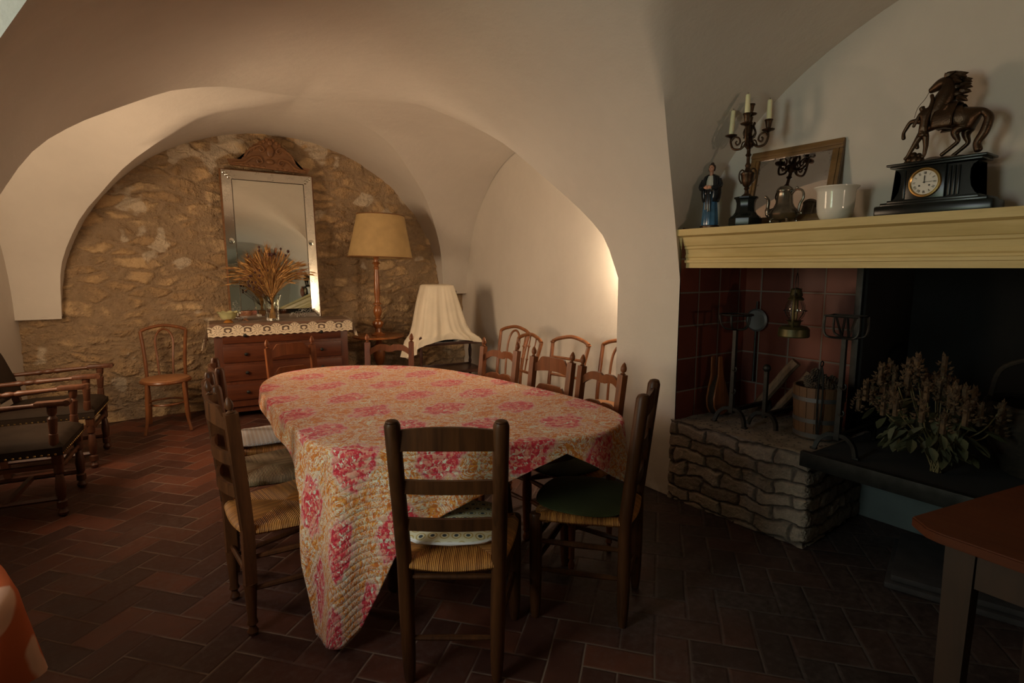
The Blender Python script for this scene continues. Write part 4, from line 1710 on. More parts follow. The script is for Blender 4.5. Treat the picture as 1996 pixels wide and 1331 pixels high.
for i in range(26):
    a = rnd.uniform(PI * .55, PI * 1.15) if i < 15 else rnd.uniform(0, 2 * PI)
    sp = rnd.uniform(.14, .27) if i < 15 else rnd.uniform(.02, .2)
    h = rnd.uniform(.24, .46) if i < 15 else rnd.uniform(.54, .64)
    c = Vector((math.cos(a) * sp, -abs(math.sin(a)) * sp * .35 - .03, h + .04))
    bm = BM()
    sphere(bm, c, .0105 if i < 22 else .014, (1, 1, 1.15), 8, 6)
    tube(bm, spline([(0, 0, .12), c * .6 + Vector((0, 0, .05)), c], 4), .0013, 4)
    obj('seed_head', bm, 'pod', bq)

# pressed glass bowl and fallen ear of wheat
bo = thing('glass_bowl', 'pale yellow pressed glass bowl on amber foot, left end of the dresser', 'bowl', (.735, 5.80, .909))
bm = BM()
n, rows = 40, []
for r, z in [(.022, .03), (.055, .035), (.068, .055), (.080, .085), (.096, .098), (.098, .102), (.090, .098), (.072, .082), (.055, .050), (.02, .040)]:
    rows.append([bm.verts.new((r * (1 + (.06 if r > .085 else .02) * math.cos(10 * a)) * math.cos(a), r * (1 + (.06 if r > .085 else .02) * math.cos(10 * a)) * math.sin(a), z + (.006 * math.cos(10 * a) if r > .085 else 0))) for a in [2 * PI * i / n for i in range(n)]])
for a, b in zip(rows, rows[1:]):
    for j in range(n):
        bm.faces.new((a[j], a[(j + 1) % n], b[(j + 1) % n], b[j]))
bm.faces.new(rows[0][::-1])
bm.faces.new(rows[-1])
obj('bowl', bm, 'glass_y', bo)
bm = BM()
lathe(bm, [(.040, 0), (.044, .004), (.036, .014), (.022, .026), (.024, .031)], 24)
obj('foot', bm, 'glass_amber', bo)
bm = BM()
tube(bm, spline([(0, 0, .02), (.05, .02, .07), (.11, .05, .13)], 5), .0014, 4)
for k in range(12):
    tube(bm, [(-.005 + .002 * (k % 3), 0, .03), (rnd.uniform(-.03, .03), rnd.uniform(-.02, .02), .004)], [.003, .0008], 4)
tag(obj('wheat_ear', bm, 'straw2', loc=(.885, 5.83, .909)), 'single ear of dried wheat propped against the mirror beside the glass bowl', 'dried flowers')

# ------------------------------------------------------------ lamp on its round table
rt = thing('pedestal_table', 'small round pedestal table under the big lamp', 'table', (2.235, 5.91, 0))
bm = BM()
lathe(bm, [(.0, .655), (.27, .655), (.285, .662), (.285, .672), (.275, .680), (0, .682)], 40)
obj('table_top', bm, 'lamp_wood', rt)
bm = BM()
lathe(bm, [(.05, .18), (.06, .24), (.035, .30), (.028, .34), (.05, .38), (.066, .46), (.060, .55), (.035, .60), (.03, .62), (.08, .656)], 20)
obj('pedestal', bm, 'lamp_wood', rt)
for k in range(3):
    a = 2 * PI * k / 3 + .6
    bm = BM()
    tube(bm, spline([(.03 * math.cos(a), .03 * math.sin(a), .22), (.13 * math.cos(a), .13 * math.sin(a), .19), (.24 * math.cos(a), .24 * math.sin(a), .04), (.27 * math.cos(a), .27 * math.sin(a), .018)], 5), [.026] * 6 + [.02] * 10, 8)
    obj('leg', bm, 'lamp_wood', rt)
lp = thing('table_lamp', 'tall turned wooden lamp with large beige shade on the round table', 'lamp', (2.23, 5.91, .682))
bm = BM()
lathe(bm, [(.0, 0), (.075, 0), (.078, .012), (.05, .022), (.036, .034), (.030, .075), (.044, .088), (.052, .105), (.062, .125), (.058, .148), (.030, .168), (.026, .182), (.040, .190), (.026, .20), (.040, .225), (.048, .262), (.040, .300), (.026, .330), (.046, .338), (.046, .348), (.028, .36),
           (.026, .40), (.034, .47), (.028, .62), (.022, .72), (.030, .732), (.030, .742), (.022, .75), (.026, .77), (.044, .785), (.026, .80), (.024, .83), (.036, .86), (.060, .878), (.060, .886), (.0, .888)], 28)
obj('turned_base', bm, 'lamp_wood', lp)
bm = BM()
lathe(bm, [(.015, .885), (.017, .89), (.017, .93), (.010, .95), (.004, .96), (.004, 1.24), (.009, 1.25), (0, 1.262)], 12)
obj('lamp_socket', bm, 'brass', lp)
bm = BM()
NS = 60
sh_rows = []
for r, z in [(.348, .842), (.343, .850), (.324, .94), (.298, 1.07), (.272, 1.19), (.252, 1.300), (.250, 1.298), (.270, 1.19), (.322, .94), (.340, .842)]:
    sh_rows.append([bm.verts.new((r * (1 + .004 * math.cos(30 * a)) * math.cos(a), r * (1 + .004 * math.cos(30 * a)) * math.sin(a), z)) for a in [2 * PI * i / NS for i in range(NS)]])
for a, b in zip(sh_rows, sh_rows[1:]):
    for j in range(NS):
        bm.faces.new((a[j], a[(j + 1) % NS], b[(j + 1) % NS], b[j]))
shd = obj('lamp_shade', bm, 'shade', lp)
shd.location = (0.02, 0, 0.0)
shd.rotation_euler = (0, math.radians(2.0), 0)
for r, z in ((.346, .846), (.253, 1.298)):
    bm = BM()
    tube(bm, [(r * math.cos(a), r * math.sin(a), z) for a in [2 * PI * i / 48 for i in range(48)]], .006, 6, closed=True)
    obj('shade_trim', bm, 'crest', shd)
bm = BM()
for k in range(3):
    a = 2 * PI * k / 3
    tube(bm, [(0, 0, 1.24), (.248 * math.cos(a), .248 * math.sin(a), 1.262)], .002, 4)
obj('shade_spider', bm, 'brass', shd)

# ------------------------------------------------------------ trolley with covered box
tr_ = thing('tea_trolley', 'dark mahogany tea trolley with turned posts in the far right corner', 'trolley', (2.80, 5.38, 0), -.12)
tw, td = .36, .21
for x in (-1, 1):
    for y in (-1, 1):
        bm = BM()
        turned(bm, (x * tw, y * td, .06), (x * tw, y * td, .72 if x < 0 else .66), [(.012, 0), (.017, .05), (.012, .12), (.017, .2), (.017, .38), (.011, .44), (.019, .50), (.011, .56), (.016, .6), (.020, .72), (.012, .80), (.018, .86), (.018, .98), (0, 1)], 10)
        obj('post', bm, 'trolley', tr_)
        bm = BM()
        lathe(bm, [(.0, 0), (.028, 0), (.030, .01), (.028, .02), (0, .02)], 14, (x * tw - .01, y * td, .03), (1, 0, 0))
        obj('castor', bm, 'brass', tr_)
for z in (.63, .32):
    bm = BM()
    box(bm, (0, 0, z), (2 * tw + .02, 2 * td + .02, .018), bev=.003)
    box(bm, (0, -td - .01, z + .004), (2 * tw, .012, .034), bev=.003)
    box(bm, (0, td + .01, z + .004), (2 * tw, .012, .034), bev=.003)
    obj('tray', bm, 'trolley', tr_)
cb = thing('television_set', 'black box shaped set under the cream sheet, its lower edge showing', 'television', (2.70, 5.38, .640), -.12)
bm = BM()
box(bm, (.0, .02, .27), (.36, .30, .54), bev=.012, taper=(.95, .9))
obj('cabinet', bm, 'black_plastic', cb)
bm = BM()
box(bm, (-.07, -.145, .035), (.16, .02, .06), bev=.004)
obj('lower_panel', bm, 'black_plastic', cb)
bm = BM()
for k in range(4):
    box(bm, (0, 0, .004 + .006 * k), (.22 - .01 * k, .16, .004), rot=(0, 0, .03 * k))
tag(obj('paper_stack', bm, 'paper', loc=(2.91, 5.24, .640)), 'small pile of white papers on the trolley under the sheet edge', 'papers')
# the sheet
bm = BM()
NA = 160
rings = []
def sq(a, w, d, p=6.0):
    c, s = math.cos(a), math.sin(a)
    k = (abs(c) ** p + abs(s) ** p) ** (-1 / p)
    return w * k * c, d * k * s
KEY = [(.603, .130, .12), (.592, .152, .145), (.42, .200, .170), (.28, .232, .185), (.17, .255, .20), (.08, .285, .215), (.015, .345, .235), (-.07, .375, .25)]
for k in range(29):
    q = k / 28 * (len(KEY) - 1)
    i = min(len(KEY) - 2, int(q))
    z, w, d = [lerp(KEY[i][j], KEY[i + 1][j], q - i) for j in range(3)]
    ring = []
    for j in range(NA):
        a = 2 * PI * j / NA
        x, y = sq(a, w, d)
        dn = k / 28
        fo = 1 + dn * (.060 * math.sin(9 * a + 1.0) + .040 * math.sin(16 * a + .4) + .025 * math.sin(29 * a)) + .012 * dn * noise.noise(Vector((x * 20, y * 20, z * 3)))
        # front hem lifts above the set, back and left fall lower
        front = max(0.0, -math.sin(a)) ** 2 * (1.0 if math.cos(a) > -.75 else .2)
        lift = .105 * front * dn ** 3 - .10 * max(0, -math.cos(a)) ** 3 * dn ** 4
        zz = .64 + z + lift
        xo = x * fo + .03 * dn + (.06 * dn ** 4 if x > 0 else 0)
        if front > .5:
            y = max(y * fo, -.235 - .02 * dn * math.sin(9 * a))
        else:
            y = y * fo
        ring.append(bm.verts.new((xo, y, zz)))
    rings.append(ring)
for a, b in zip(rings, rings[1:]):
    for j in range(NA):
        bm.faces.new((a[j], b[j], b[(j + 1) % NA], a[(j + 1) % NA]))
cc = bm.verts.new((0, 0, 1.243))
for j in range(NA):
    bm.faces.new((cc, rings[0][j], rings[0][(j + 1) % NA]))
s_ = obj('draped_sheet', bm, 'linen', loc=(2.685, 5.38, 0), angle=80)
s_.rotation_euler = (0, 0, -.12)
tag(s_, 'cream cotton sheet thrown over the box on the trolley', 'sheet')

# ------------------------------------------------------------ tables at the frame's edges
wt = thing('wooden_table', 'plain table with red brown top in the lower right corner', 'table', (1.70, .555, 0), 0)
ct = Vector((2.1, .0, 0))
top = [(1.713, .585), (1.665, .535), (1.655, .50), (1.60, -.55), (2.34, -.55), (2.30, .46), (2.28, .485)]
bm = BM()
A = [bm.verts.new((x - 1.70, y - .555, .722)) for x, y in top]
B = [bm.verts.new((x - 1.70, y - .555, .750)) for x, y in top]
for i in range(len(A)):
    j = (i + 1) % len(A)
    bm.faces.new((A[i], A[j], B[j], B[i]))
f1, f2 = bm.faces.new(A[::-1]), bm.faces.new(B)
bmesh.ops.recalc_face_normals(bm, faces=bm.faces)
bmesh.ops.bevel(bm, geom=list(bm.edges), offset=.004, segments=2, affect='EDGES')
M['red_top'] = m_wood('red_brown_top', (0.070, 0.015, 0.004), (0.11, 0.026, 0.007), .65, spec=.25, scale=.7, axis=1)
M['table_leg'] = m_wood('dull_brown_leg', (0.025, 0.011, 0.004), (0.055, 0.022, 0.009), .6)
obj('tabletop', bm, 'red_top', wt)
for x, y in ((1.735, .470), (2.22, .40), (1.70, -.45), (2.24, -.45)):
    bm = BM()
    tube(bm, [(x - 1.70, y - .555, 0), (x - 1.70, y - .555, .722)], [.024, .032], 4, square=True, up=(0, 1, 0))
    obj('leg', bm, 'table_leg', wt)
bm = BM()
box(bm, (.27, -.10, .665), (.46, .022, .10))
box(bm, (.28, -1.02, .665), (.50, .022, .10))
box(bm, (.018, -.56, .665), (.022, .88, .10))
box(bm, (.53, -.55, .665), (.022, .85, .10))
obj('apron', bm, 'table_leg', wt)

# cloth covered table at lower left: only its cloth edge is in the frame
M['orange_cloth'] = None
def m_orange():
    t = NT('orange_checked_cloth')
    c = t.coord()
    f, _ = t.noise(c, 5, 3)
    b = t.step(t.noise(t.mapping(c, (1, 1, 1), (0, 0, .6)), 7.5, 1)[0], .47, .52)
    col = t.mix(b, (0.48, 0.10, 0.03), (0.66, 0.36, 0.24))
    t.set(col, .8, 0, .2)
    t.bump(f, .3, .01)
    return t.m
M['orange_cloth'] = m_orange()
lt = thing('side_table', 'small round table almost out of frame under an orange cloth', 'table', (-.715, 1.56, 0))
bm = BM()
lathe(bm, [(0, .69), (.425, .69), (.43, .70), (.425, .715), (0, .715)], 48)
obj('tabletop', bm, 'dark_wood', lt)
for k in range(4):
    a = PI / 4 + k * PI / 2
    bm = BM()
    turned(bm, (.24 * math.cos(a), .24 * math.sin(a), 0), (.22 * math.cos(a), .22 * math.sin(a), .69), [(.016, 0), (.022, .1), (.016, .4), (.026, .6), (.026, 1)], 10)
    obj('leg', bm, 'dark_wood', lt)
bm = BM()
NA = 200
rings = []
for k in range(26):
    s = k / 25
    ring = []
    for j in range(NA):
        a = 2 * PI * j / NA
        if s < .3:
            r, z = .44 * (s / .3), .720
        else:
            q = (s - .3) / .7
            hem = .17 + .06 * math.sin(5 * a + 1.2)
            r = .44 + .012 * min(1, q * 8) + q * (-.005 + .030 * math.sin(11 * a + .5) + .015 * math.sin(19 * a))
            z = .720 - hem * q
        ring.append(bm.verts.new((r * math.cos(a), r * math.sin(a), z)))
    rings.append(ring)
for a, b in zip(rings[1:], rings[2:]):
    for j in range(NA):
        bm.faces.new((a[j], b[j], b[(j + 1) % NA], a[(j + 1) % NA]))
cc = bm.verts.new((0, 0, .7205))
for j in range(NA):
    bm.faces.new((cc, rings[1][j], rings[1][(j + 1) % NA]))
tag(obj('orange_tablecloth', bm, 'orange_cloth', loc=(-.715, 1.56, 0), angle=80), 'orange and cream cloth hanging in folds at the lower left corner', 'tablecloth')

# ------------------------------------------------------------ on the mantelpiece
MZ = 1.642
FX = -PI / 2          # local front (-y) looks to world -x, local +x runs along world -y

# --- black marble clock with bronze horse and groom
ck = thing('mantel_clock', 'black marble clock with white dial, bronze horse and groom on top', 'clock', (2.835, .992, MZ), FX)
ck.scale = (.94, .94, .97)
bm = BM()
box(bm, (0, 0, .024), (.450, .150, .048), bev=.010)
box(bm, (0, 0, .052), (.405, .135, .016), bev=.004)
box(bm, (0, -.004, .062), (.345, .130, .014), bev=.003)
obj('marble_base', bm, 'marble_black', ck)
bm = BM()
side = [(.165, .066), (.150, .080), (.136, .105), (.130, .14), (.130, .175), (.138, .192), (.155, .203)]
out_ = [(-x, z) for x, z in side] + side[::-1]
prism(bm, out_, -.046, .052)
bmesh.ops.recalc_face_normals(bm, faces=bm.faces)
box(bm, (-.028, -.050, .134), (.150, .022, .142), bev=.003)
for x in (-.112, -.096, .060, .076, .092):
    box(bm, (x, -.049, .134), (.008, .010, .12), bev=.002)
obj('marble_case', bm, 'marble_black', ck, angle=25)
bm = BM()
box(bm, (0, 0, .213), (.345, .125, .010), bev=.003)
box(bm, (0, 0, .223), (.375, .138, .010), bev=.004)
obj('marble_cornice', bm, 'marble_black', ck)
DX, DZ, DY = -.028, .135, -.062
bm = BM()
lathe(bm, [(.050, 0), (.062, 0), (.064, .004), (.061, .010), (.055, .012), (.051, .008), (.050, 0)], 48, (DX, DY + .002, DZ), (0, -1, 0), cap=False)
bz = obj('dial_bezel', bm, 'brass', ck)
bm = BM()
lathe(bm, [(0, 0), (.051, 0), (.051, .003), (0, .005)], 48, (DX, DY, DZ), (0, -1, 0))
dl = obj('dial', bm, 'ceramic', ck)
M['ink'] = m_plain('black_ink', (.012, .012, .012), .5)


def numeral(txt, cx, cz, ang, size, parent):
    """Roman numeral strokes laid radially on the dial"""
    bm = BM()
    h = size
    segs = []
    x = 0
    for ch in txt:
        if ch == 'I':
            segs.append(((x, 0), (x, h), .0009)); x += .0028
        elif ch == 'V':
            segs.append(((x, h), (x + .0022, 0), .0010)); segs.append(((x + .0044, h), (x + .0022, 0), .0006)); x += .0066
        elif ch == 'X':
            segs.append(((x, h), (x + .0044, 0), .0010)); segs.append(((x + .0044, h), (x, 0), .0006)); x += .0066
    wtot = x - .0022
    ca, sa = math.cos(ang), math.sin(ang)
    for (x0, z0), (x1, z1), r in segs:
        P = []
        for px, pz in ((x0, z0), (x1, z1)):
            px -= wtot / 2
            pz -= h / 2
            P.append((cx + px * ca + pz * sa, DY - .0055, cz - px * sa + pz * ca))
        tube(bm, P, r, 4, flat=.5)
    return obj('numeral', bm, 'ink', parent)


for k, tx in enumerate(['XII', 'I', 'II', 'III', 'IIII', 'V', 'VI', 'VII', 'VIII', 'IX', 'X', 'XI']):
    a = k * PI / 6
    numeral(tx, DX + .040 * math.sin(a), DZ + .040 * math.cos(a), a, .0105, dl)
bm = BM()
tube(bm, [(DX, DY - .008, DZ - .004), (DX, DY - .008, DZ + .024), (DX, DY - .008, DZ + .031)], [.0012, .0022, .0004], 6, flat=.5)
obj('hour_hand', bm, 'ink', dl)
bm = BM()
tube(bm, [(DX - .006, DY - .009, DZ), (DX + .025, DY - .009, DZ + .0012), (DX + .041, DY - .009, DZ + .002)], [.0010, .0018, .0004], 6, flat=.5)
lathe(bm, [(.0035, 0), (.0035, .004), (0, .005)], 10, (DX, DY - .005, DZ), (0, -1, 0))
obj('minute_hand', bm, 'ink', dl)
for s in (-1, 1):
    bm = BM()
    lathe(bm, [(.0040, 0), (.0034, .002), (0, .002)], 12, (DX + s * .019, DY - .004, DZ - .013), (0, -1, 0))
    obj('winding_hole', bm, 'ink', dl)
bm = BM()
def rock(u, v):
    a = u * 2 * PI
    k = v
    x, y = .168 * (1 - k) * math.cos(a), .055 * (1 - k) * math.sin(a)
    return Vector((x, y, .228 + .016 * math.sin(k * PI * .5) + .012 * k * noise.noise(Vector((x * 30, y * 30, 1)))))
grid(bm, rock, 40, 8)
obj('bronze_ground', bm, 'bronze', ck)


def hp(px, py, dy=0.0):
    return ((px - 1833) * .00190, dy, (300 - py) * .0022 + .236)


J = [(hp(1850, 230), .040), (hp(1828, 222), .050), (hp(1828, 204), .046), (hp(1838, 180), .038), (hp(1836, 156), .026), (hp(1820, 158), .023), (hp(1803, 167), .0105), (hp(1797, 168), .0095),
     (hp(1872, 226), .036), (hp(1890, 234), .038), (hp(1904, 222), .012), (hp(1919, 236), .017), (hp(1912, 262), .017), (hp(1899, 280), .014), (hp(1906, 298), .016),
     # hind legs
     (hp(1872, 246, -.022), .024), (hp(1858, 256, -.024), .017), (hp(1870, 274, -.024), .0085), (hp(1850, 288, -.024), .007), (hp(1836, 297, -.024), .0085),
     (hp(1882, 248, .022), .024), (hp(1872, 258, .024), .016), (hp(1881, 276, .024), .0085), (hp(1862, 290, .024), .007), (hp(1849, 299, .024), .0085),
     # forelegs, lifted
     (hp(1812, 228, -.022), .020), (hp(1792, 224, -.026), .013), (hp(1770, 222, -.026), .009), (hp(1757, 242, -.026), .0065), (hp(1759, 256, -.026), .009),
     (hp(1814, 232, .022), .019), (hp(1796, 238, .028), .012), (hp(1781, 246, .028), .008), (hp(1777, 262, .028), .006), (hp(1779, 274, .028), .0085)]
Bn = [(0, 1), (1, 2), (2, 3), (3, 4), (4, 5), (5, 6), (6, 7), (0, 8), (8, 9), (9, 10), (10, 11), (11, 12), (12, 13), (13, 14), (8, 15), (15, 16), (16, 17), (17, 18), (18, 19), (8, 20), (20, 21), (21, 22), (22, 23), (23, 24),
      (1, 25), (25, 26), (26, 27), (27, 28), (28, 29), (1, 30), (30, 31), (31, 32), (32, 33), (33, 34)]
J = [(p, r * (1.28 if i < 11 else 1.15)) for i, (p, r) in enumerate(J)]
hs = skin('bronze_horse', J, Bn, 'bronze', ck, 2)
bm = BM()
rr_ = random.Random(5)
cents = [(1836, 146), (1848, 146), (1858, 150), (1864, 160), (1866, 170), (1867, 182), (1862, 192), (1852, 160), (1854, 172), (1853, 184), (1846, 152)]
for (x, y) in cents:
    for k in range(3):
        c = Vector(hp(x, y, rr_.uniform(-.014, .014)))
        d = Vector((.8, rr_.uniform(-.3, .3), rr_.uniform(-.6, .3))).normalized()
        lathe(bm, [(.010, -.012), (.013, 0), (.009, .012), (.003, .024), (0, .028)], 7, c, d)
obj('mane', bm, 'bronze', hs)
bm = BM()
for s in (-1, 1):
    lathe(bm, [(.005, 0), (.0055, .006), (0, .018)], 8, hp(1830, 148, s * .010), (-.15, s * .2, 1))
obj('ears', bm, 'bronze', hs)
bm = BM()
def cloth(u, v):
    a = -PI * .62 + u * PI * 1.24
    x = lerp(1818, 1858, v) + 6 * math.sin(u * PI)
    r = .058 + .003 * math.sin(u * 22)
    p = Vector(hp(x, 226))
    drop_ = .022 if abs(u - .5) > .42 else 0
    return Vector((p.x, r * math.sin(a), p.z + r * math.cos(a) * 1.02 - drop_))
grid(bm, cloth, 30, 8)
cl_ = obj('saddle_cloth', bm, 'bronze', hs)
so = cl_.modifiers.new('t', 'SOLIDIFY')
so.thickness = .003
G = [(hp(1804, 240, -.052), .0135), (hp(1805, 222, -.052), .0155), (hp(1806, 212, -.052), .0125), (hp(1799, 207, -.054), .0062), (hp(1796, 199, -.056), .0135),
     (hp(1814, 205, -.050), .0075), (hp(1816, 190, -.046), .0062), (hp(1811, 178, -.040), .0065),
     (hp(1795, 216, -.058), .0075), (hp(1788, 228, -.062), .006), (hp(1784, 238, -.062), .0055),
     (hp(1798, 256, -.054), .0115), (hp(1787, 274, -.056), .0082), (hp(1776, 292, -.056), .0058), (hp(1770, 298, -.058), .0062),
     (hp(1809, 256, -.050), .0115), (hp(1811, 276, -.048), .0082), (hp(1809, 294, -.048), .0058), (hp(1804, 298, -.052), .0062)]
Gb = [(0, 1), (1, 2), (2, 3), (3, 4), (2, 5), (5, 6), (6, 7), (2, 8), (8, 9), (9, 10), (0, 11), (11, 12), (12, 13), (13, 14), (0, 15), (15, 16), (16, 17), (17, 18)]
G = [(p, r * 1.3) for p, r in G]
gm = skin('bronze_groom', G, Gb, 'bronze', ck, 2)
bm = BM()
lathe(bm, [(.024, 0), (.021, .012), (.0165, .030), (.015, .034)], 14, hp(1804, 258, -.052), None, 1.0, .85, cap=False)
kk = obj('tunic', bm, 'bronze', gm)
so = kk.modifiers.new('t', 'SOLIDIFY')
so.thickness = .003
bm = BM()
tube(bm, spline([hp(1803, 170, -.02), hp(1797, 184, -.03), hp(1788, 200, -.05), hp(1782, 218, -.05)], 6), .0012, 5)
obj('rein', bm, 'bronze', hs)
bm = BM()
for x, y, r in ((1774, 296, .018), (1786, 298, .022), (1796, 300, .018), (1782, 288, .014), (1793, 290, .012), (1768, 302, .012)):
    sphere(bm, hp(x, y, -.02), r, (1, .9, 1), 10, 7)
obj('bronze_rock', bm, 'bronze', ck)

# --- candelabra
ca_ = thing('candelabra', 'dark bronze five arm candelabra on black marble foot, mostly with candles', 'candelabra', (2.765, 1.835, MZ), FX)
ca_.scale = (.96, .96, .96)
bm = BM()
lathe(bm, [(0, 0), (.086, 0), (.088, .006), (.088, .040), (.078, .052), (.066, .060), (.056, .075), (.050, .10), (.050, .125), (.056, .145), (.064, .150), (.064, .158), (0, .158)], 8)
for v in bm.verts:
    pass
obj('marble_foot', bm, 'marble_black', ca_, angle=30)
bm = BM()
lathe(bm, [(0, .158), (.030, .158), (.026, .168), (.012, .178), (.010, .195), (.016, .205), (.012, .212), (.022, .222), (.030, .245), (.034, .275), (.037, .280), (.037, .288), (.024, .296), (.016, .305), (.012, .318),
           (.016, .330), (.009, .345), (.009, .375), (.017, .385), (.010, .395), (.010, .415), (.024, .432), (.028, .445), (.020, .462), (.012, .50), (.016, .53), (.010, .56), (.014, .585), (0, .59)], 20)
obj('bronze_stem', bm, 'bronze', ca_)
for s in (-1, 1):
    bm = BM()
    tube(bm, spline([(s * .034, 0, .235), (s * .050, 0, .262), (s * .050, 0, .295), (s * .034, 0, .310), (s * .022, 0, .300)], 5), .0042, 6)
    obj('urn_handle', bm, 'bronze', ca_)


def cup(bm, c, with_cup=True):
    lathe(bm, [(.006, -.012), (.012, -.006), (.030, .0), (.033, .005), (.026, .008), (.008, .010)], 16, c)
    if with_cup:
        lathe(bm, [(.010, .010), (.014, .022), (.015, .030), (.018, .046), (.022, .052), (.021, .056), (.012, .055)], 16, c)


candles = []
arms = [((-.100, -.022), .500, False), ((.098, .018), .500, True), ((.035, -.085), .530, True), ((-.045, .065), .492, True)]
for (ax, ay), z, wc in arms:
    bm = BM()
    d = Vector((ax, ay, 0))
    u_ = d.normalized()
    L = d.length
    pt = [u_ * (.012) + Vector((0, 0, .455)), u_ * (L * .45) + Vector((0, 0, .425)), u_ * (L * .85) + Vector((0, 0, .430)), u_ * L + Vector((0, 0, .462)), u_ * L + Vector((0, 0, z - .012))]
    tube(bm, spline(pt, 6), .0065, 8)
    pt = [u_ * L * .97 + Vector((0, 0, .475)), u_ * L * .78 + Vector((0, 0, .492)), u_ * L * .55 + Vector((0, 0, .482)), u_ * L * .50 + Vector((0, 0, .458)), u_ * L * .66 + Vector((0, 0, .448)), u_ * L * .74 + Vector((0, 0, .462)), u_ * L * .66 + Vector((0, 0, .470))]
    tube(bm, spline(pt, 5), [.0052] * 20 + [.0048] * 11, 8)
    pt = [u_ * L * .45 + Vector((0, 0, .428)), u_ * L * .36 + Vector((0, 0, .455)), u_ * L * .24 + Vector((0, 0, .462))]
    tube(bm, spline(pt, 4), .0042, 6)
    a_ = obj('arm', bm, 'bronze', ca_)
    bm = BM()
    cup(bm, (ax, ay, z), wc)
    obj('candle_cup', bm, 'bronze', a_)
    candles.append((ax, ay, z + (.012 if not wc else .050)))
bm = BM()
cup(bm, (0, 0, .598))
obj('candle_cup', bm, 'bronze', ca_)
bm = BM()
for k in range(6):
    a = k * PI / 3
    tube(bm, spline([(.014 * math.cos(a), .014 * math.sin(a), .47), (.034 * math.cos(a), .034 * math.sin(a), .50), (.022 * math.cos(a), .022 * math.sin(a), .535), (.028 * math.cos(a), .028 * math.sin(a), .555)], 4), .005, 6)
o = obj('leaf_ornament', bm, 'bronze', ca_)
HS = [.122, .104, .100, .060]
LB = ['tall cream candle leaning on the left arm of the candelabra', 'cream candle in the right arm cup of the candelabra', 'tallest standing cream candle, front arm of the candelabra', 'short cream candle on the rear left arm of the candelabra']
Rz = Matrix.Rotation(FX, 3, 'Z')
for (x, y, z), h, lb in zip(candles, HS, LB):
    w = Rz @ Vector((x, y, z)) * .96 + Vector((2.765, 1.835, MZ))
    bm = BM()
    lathe(bm, [(.0, 0), (.0125, 0), (.0128, .02), (.0115, h * .7), (.0108, h - .004), (.007, h), (0, h - .001)], 12, (0, 0, 0), (.05 if 'leaning' in lb else 0, 0, 1))
    c_ = obj('candle', bm, 'wax', loc=w)
    c_.rotation_euler = (0, 0, FX)
    tag(c_, lb, 'candle', None)
    bm = BM()
    lx = .05 * h if 'leaning' in lb else 0
    tube(bm, [(lx, 0, h - .002), (lx + .001, 0, h + .008)], .0012, 5)
    obj('wick', bm, 'ink', c_)

# --- figurine of a woman
fg = thing('figurine', 'small painted statuette of a woman in blue dress and black shawl', 'figurine', (2.80, 2.085, MZ), FX + .25)
M['blue_glaze'] = m_plain('blue_glazed_dress', (0.055, 0.14, 0.24), 0.15, var=.35, scale=14)
M['black_glaze'] = m_plain('black_glazed_shawl', (0.014, 0.016, 0.02), 0.18)
M['skin_paint'] = m_plain('painted_flesh', (0.62, 0.30, 0.19), 0.35, var=.05)
M['hair'] = m_plain('dark_brown_hair', (0.045, 0.022, 0.014), 0.4)
M['white_paint'] = m_plain('white_paint', (0.66, 0.62, 0.52), 0.4)
bm = BM()
lathe(bm, [(0, 0), (.050, 0), (.052, .006), (.050, .018), (0, .020)], 24, sx=1.1, sy=.85)
obj('plinth', bm, 'bronze', fg)
bm = BM()
n = 40
rows = []
for r, z in [(.040, .018), (.046, .022), (.047, .03), (.043, .08), (.038, .14), (.033, .19), (.028, .215)]:
    rows.append([bm.verts.new((r * (1 + .05 * math.cos(9 * a)) * math.cos(a), r * .8 * (1 + .05 * math.cos(9 * a)) * math.sin(a), z)) for a in [2 * PI * i / n for i in range(n)]])
for a, b in zip(rows, rows[1:]):
    for j in range(n):
        bm.faces.new((a[j], a[(j + 1) % n], b[(j + 1) % n], b[j]))
obj('blue_dress', bm, 'blue_glaze', fg)
bm = BM()
n = 36
rows = []
for r, z in [(.046, .150), (.053, .175), (.056, .20), (.055, .24), (.050, .272), (.040, .295), (.022, .305), (.016, .303)]:
    row = []
    for i in range(n + 1):
        a = -PI / 2 + .50 + (2 * PI - 1.0) * i / n
        k = 1 + .03 * math.sin(7 * a)
        row.append(bm.verts.new((r * k * math.cos(a), r * .78 * k * math.sin(a), z)))
    rows.append(row)
for a, b in zip(rows, rows[1:]):
    for j in range(n):
        bm.faces.new((a[j], a[j + 1], b[j + 1], b[j]))
shw = obj('black_shawl', bm, 'black_glaze', fg)
so = shw.modifiers.new('t', 'SOLIDIFY')
so.thickness = .005
bm = BM()
lathe(bm, [(.030, .20), (.034, .235), (.032, .27), (.020, .298), (.0, .300)], 20, sy=.72)
obj('white_bodice', bm, 'white_paint', fg)
bm = BM()
for s, ln in ((-1, .11), (1, .12)):
    box(bm, (s * .008, -.042, .215 - ln / 2), (.013, .006, ln), bev=.002)
box(bm, (0, -.041, .205), (.034, .008, .028), bev=.003)
obj('black_sash', bm, 'black_glaze', fg)
for s in (-1, 1):
    bm = BM()
    tube(bm, spline([(s * .044, 0, .275), (s * .056, -.008, .245), (s * .045, -.032, .225), (s * .022, -.046, .228)], 5), [.014] * 8 + [.012] * 8, 10)
    obj('sleeve', bm, 'black_glaze', fg)
    bm = BM()
    sphere(bm, (s * .010, -.052, .229), .010, (1.3, .8, .8), 10, 8)
    for k in range(4):
        tube(bm, [(s * .012, -.055, .234 - .004 * k), (-s * .002, -.060, .232 - .004 * k)], .0022, 6)
    tube(bm, [(s * .014, -.053, .236), (s * .004, -.056, .241)], .0023, 6)
    obj('hand', bm, 'skin_paint', fg)
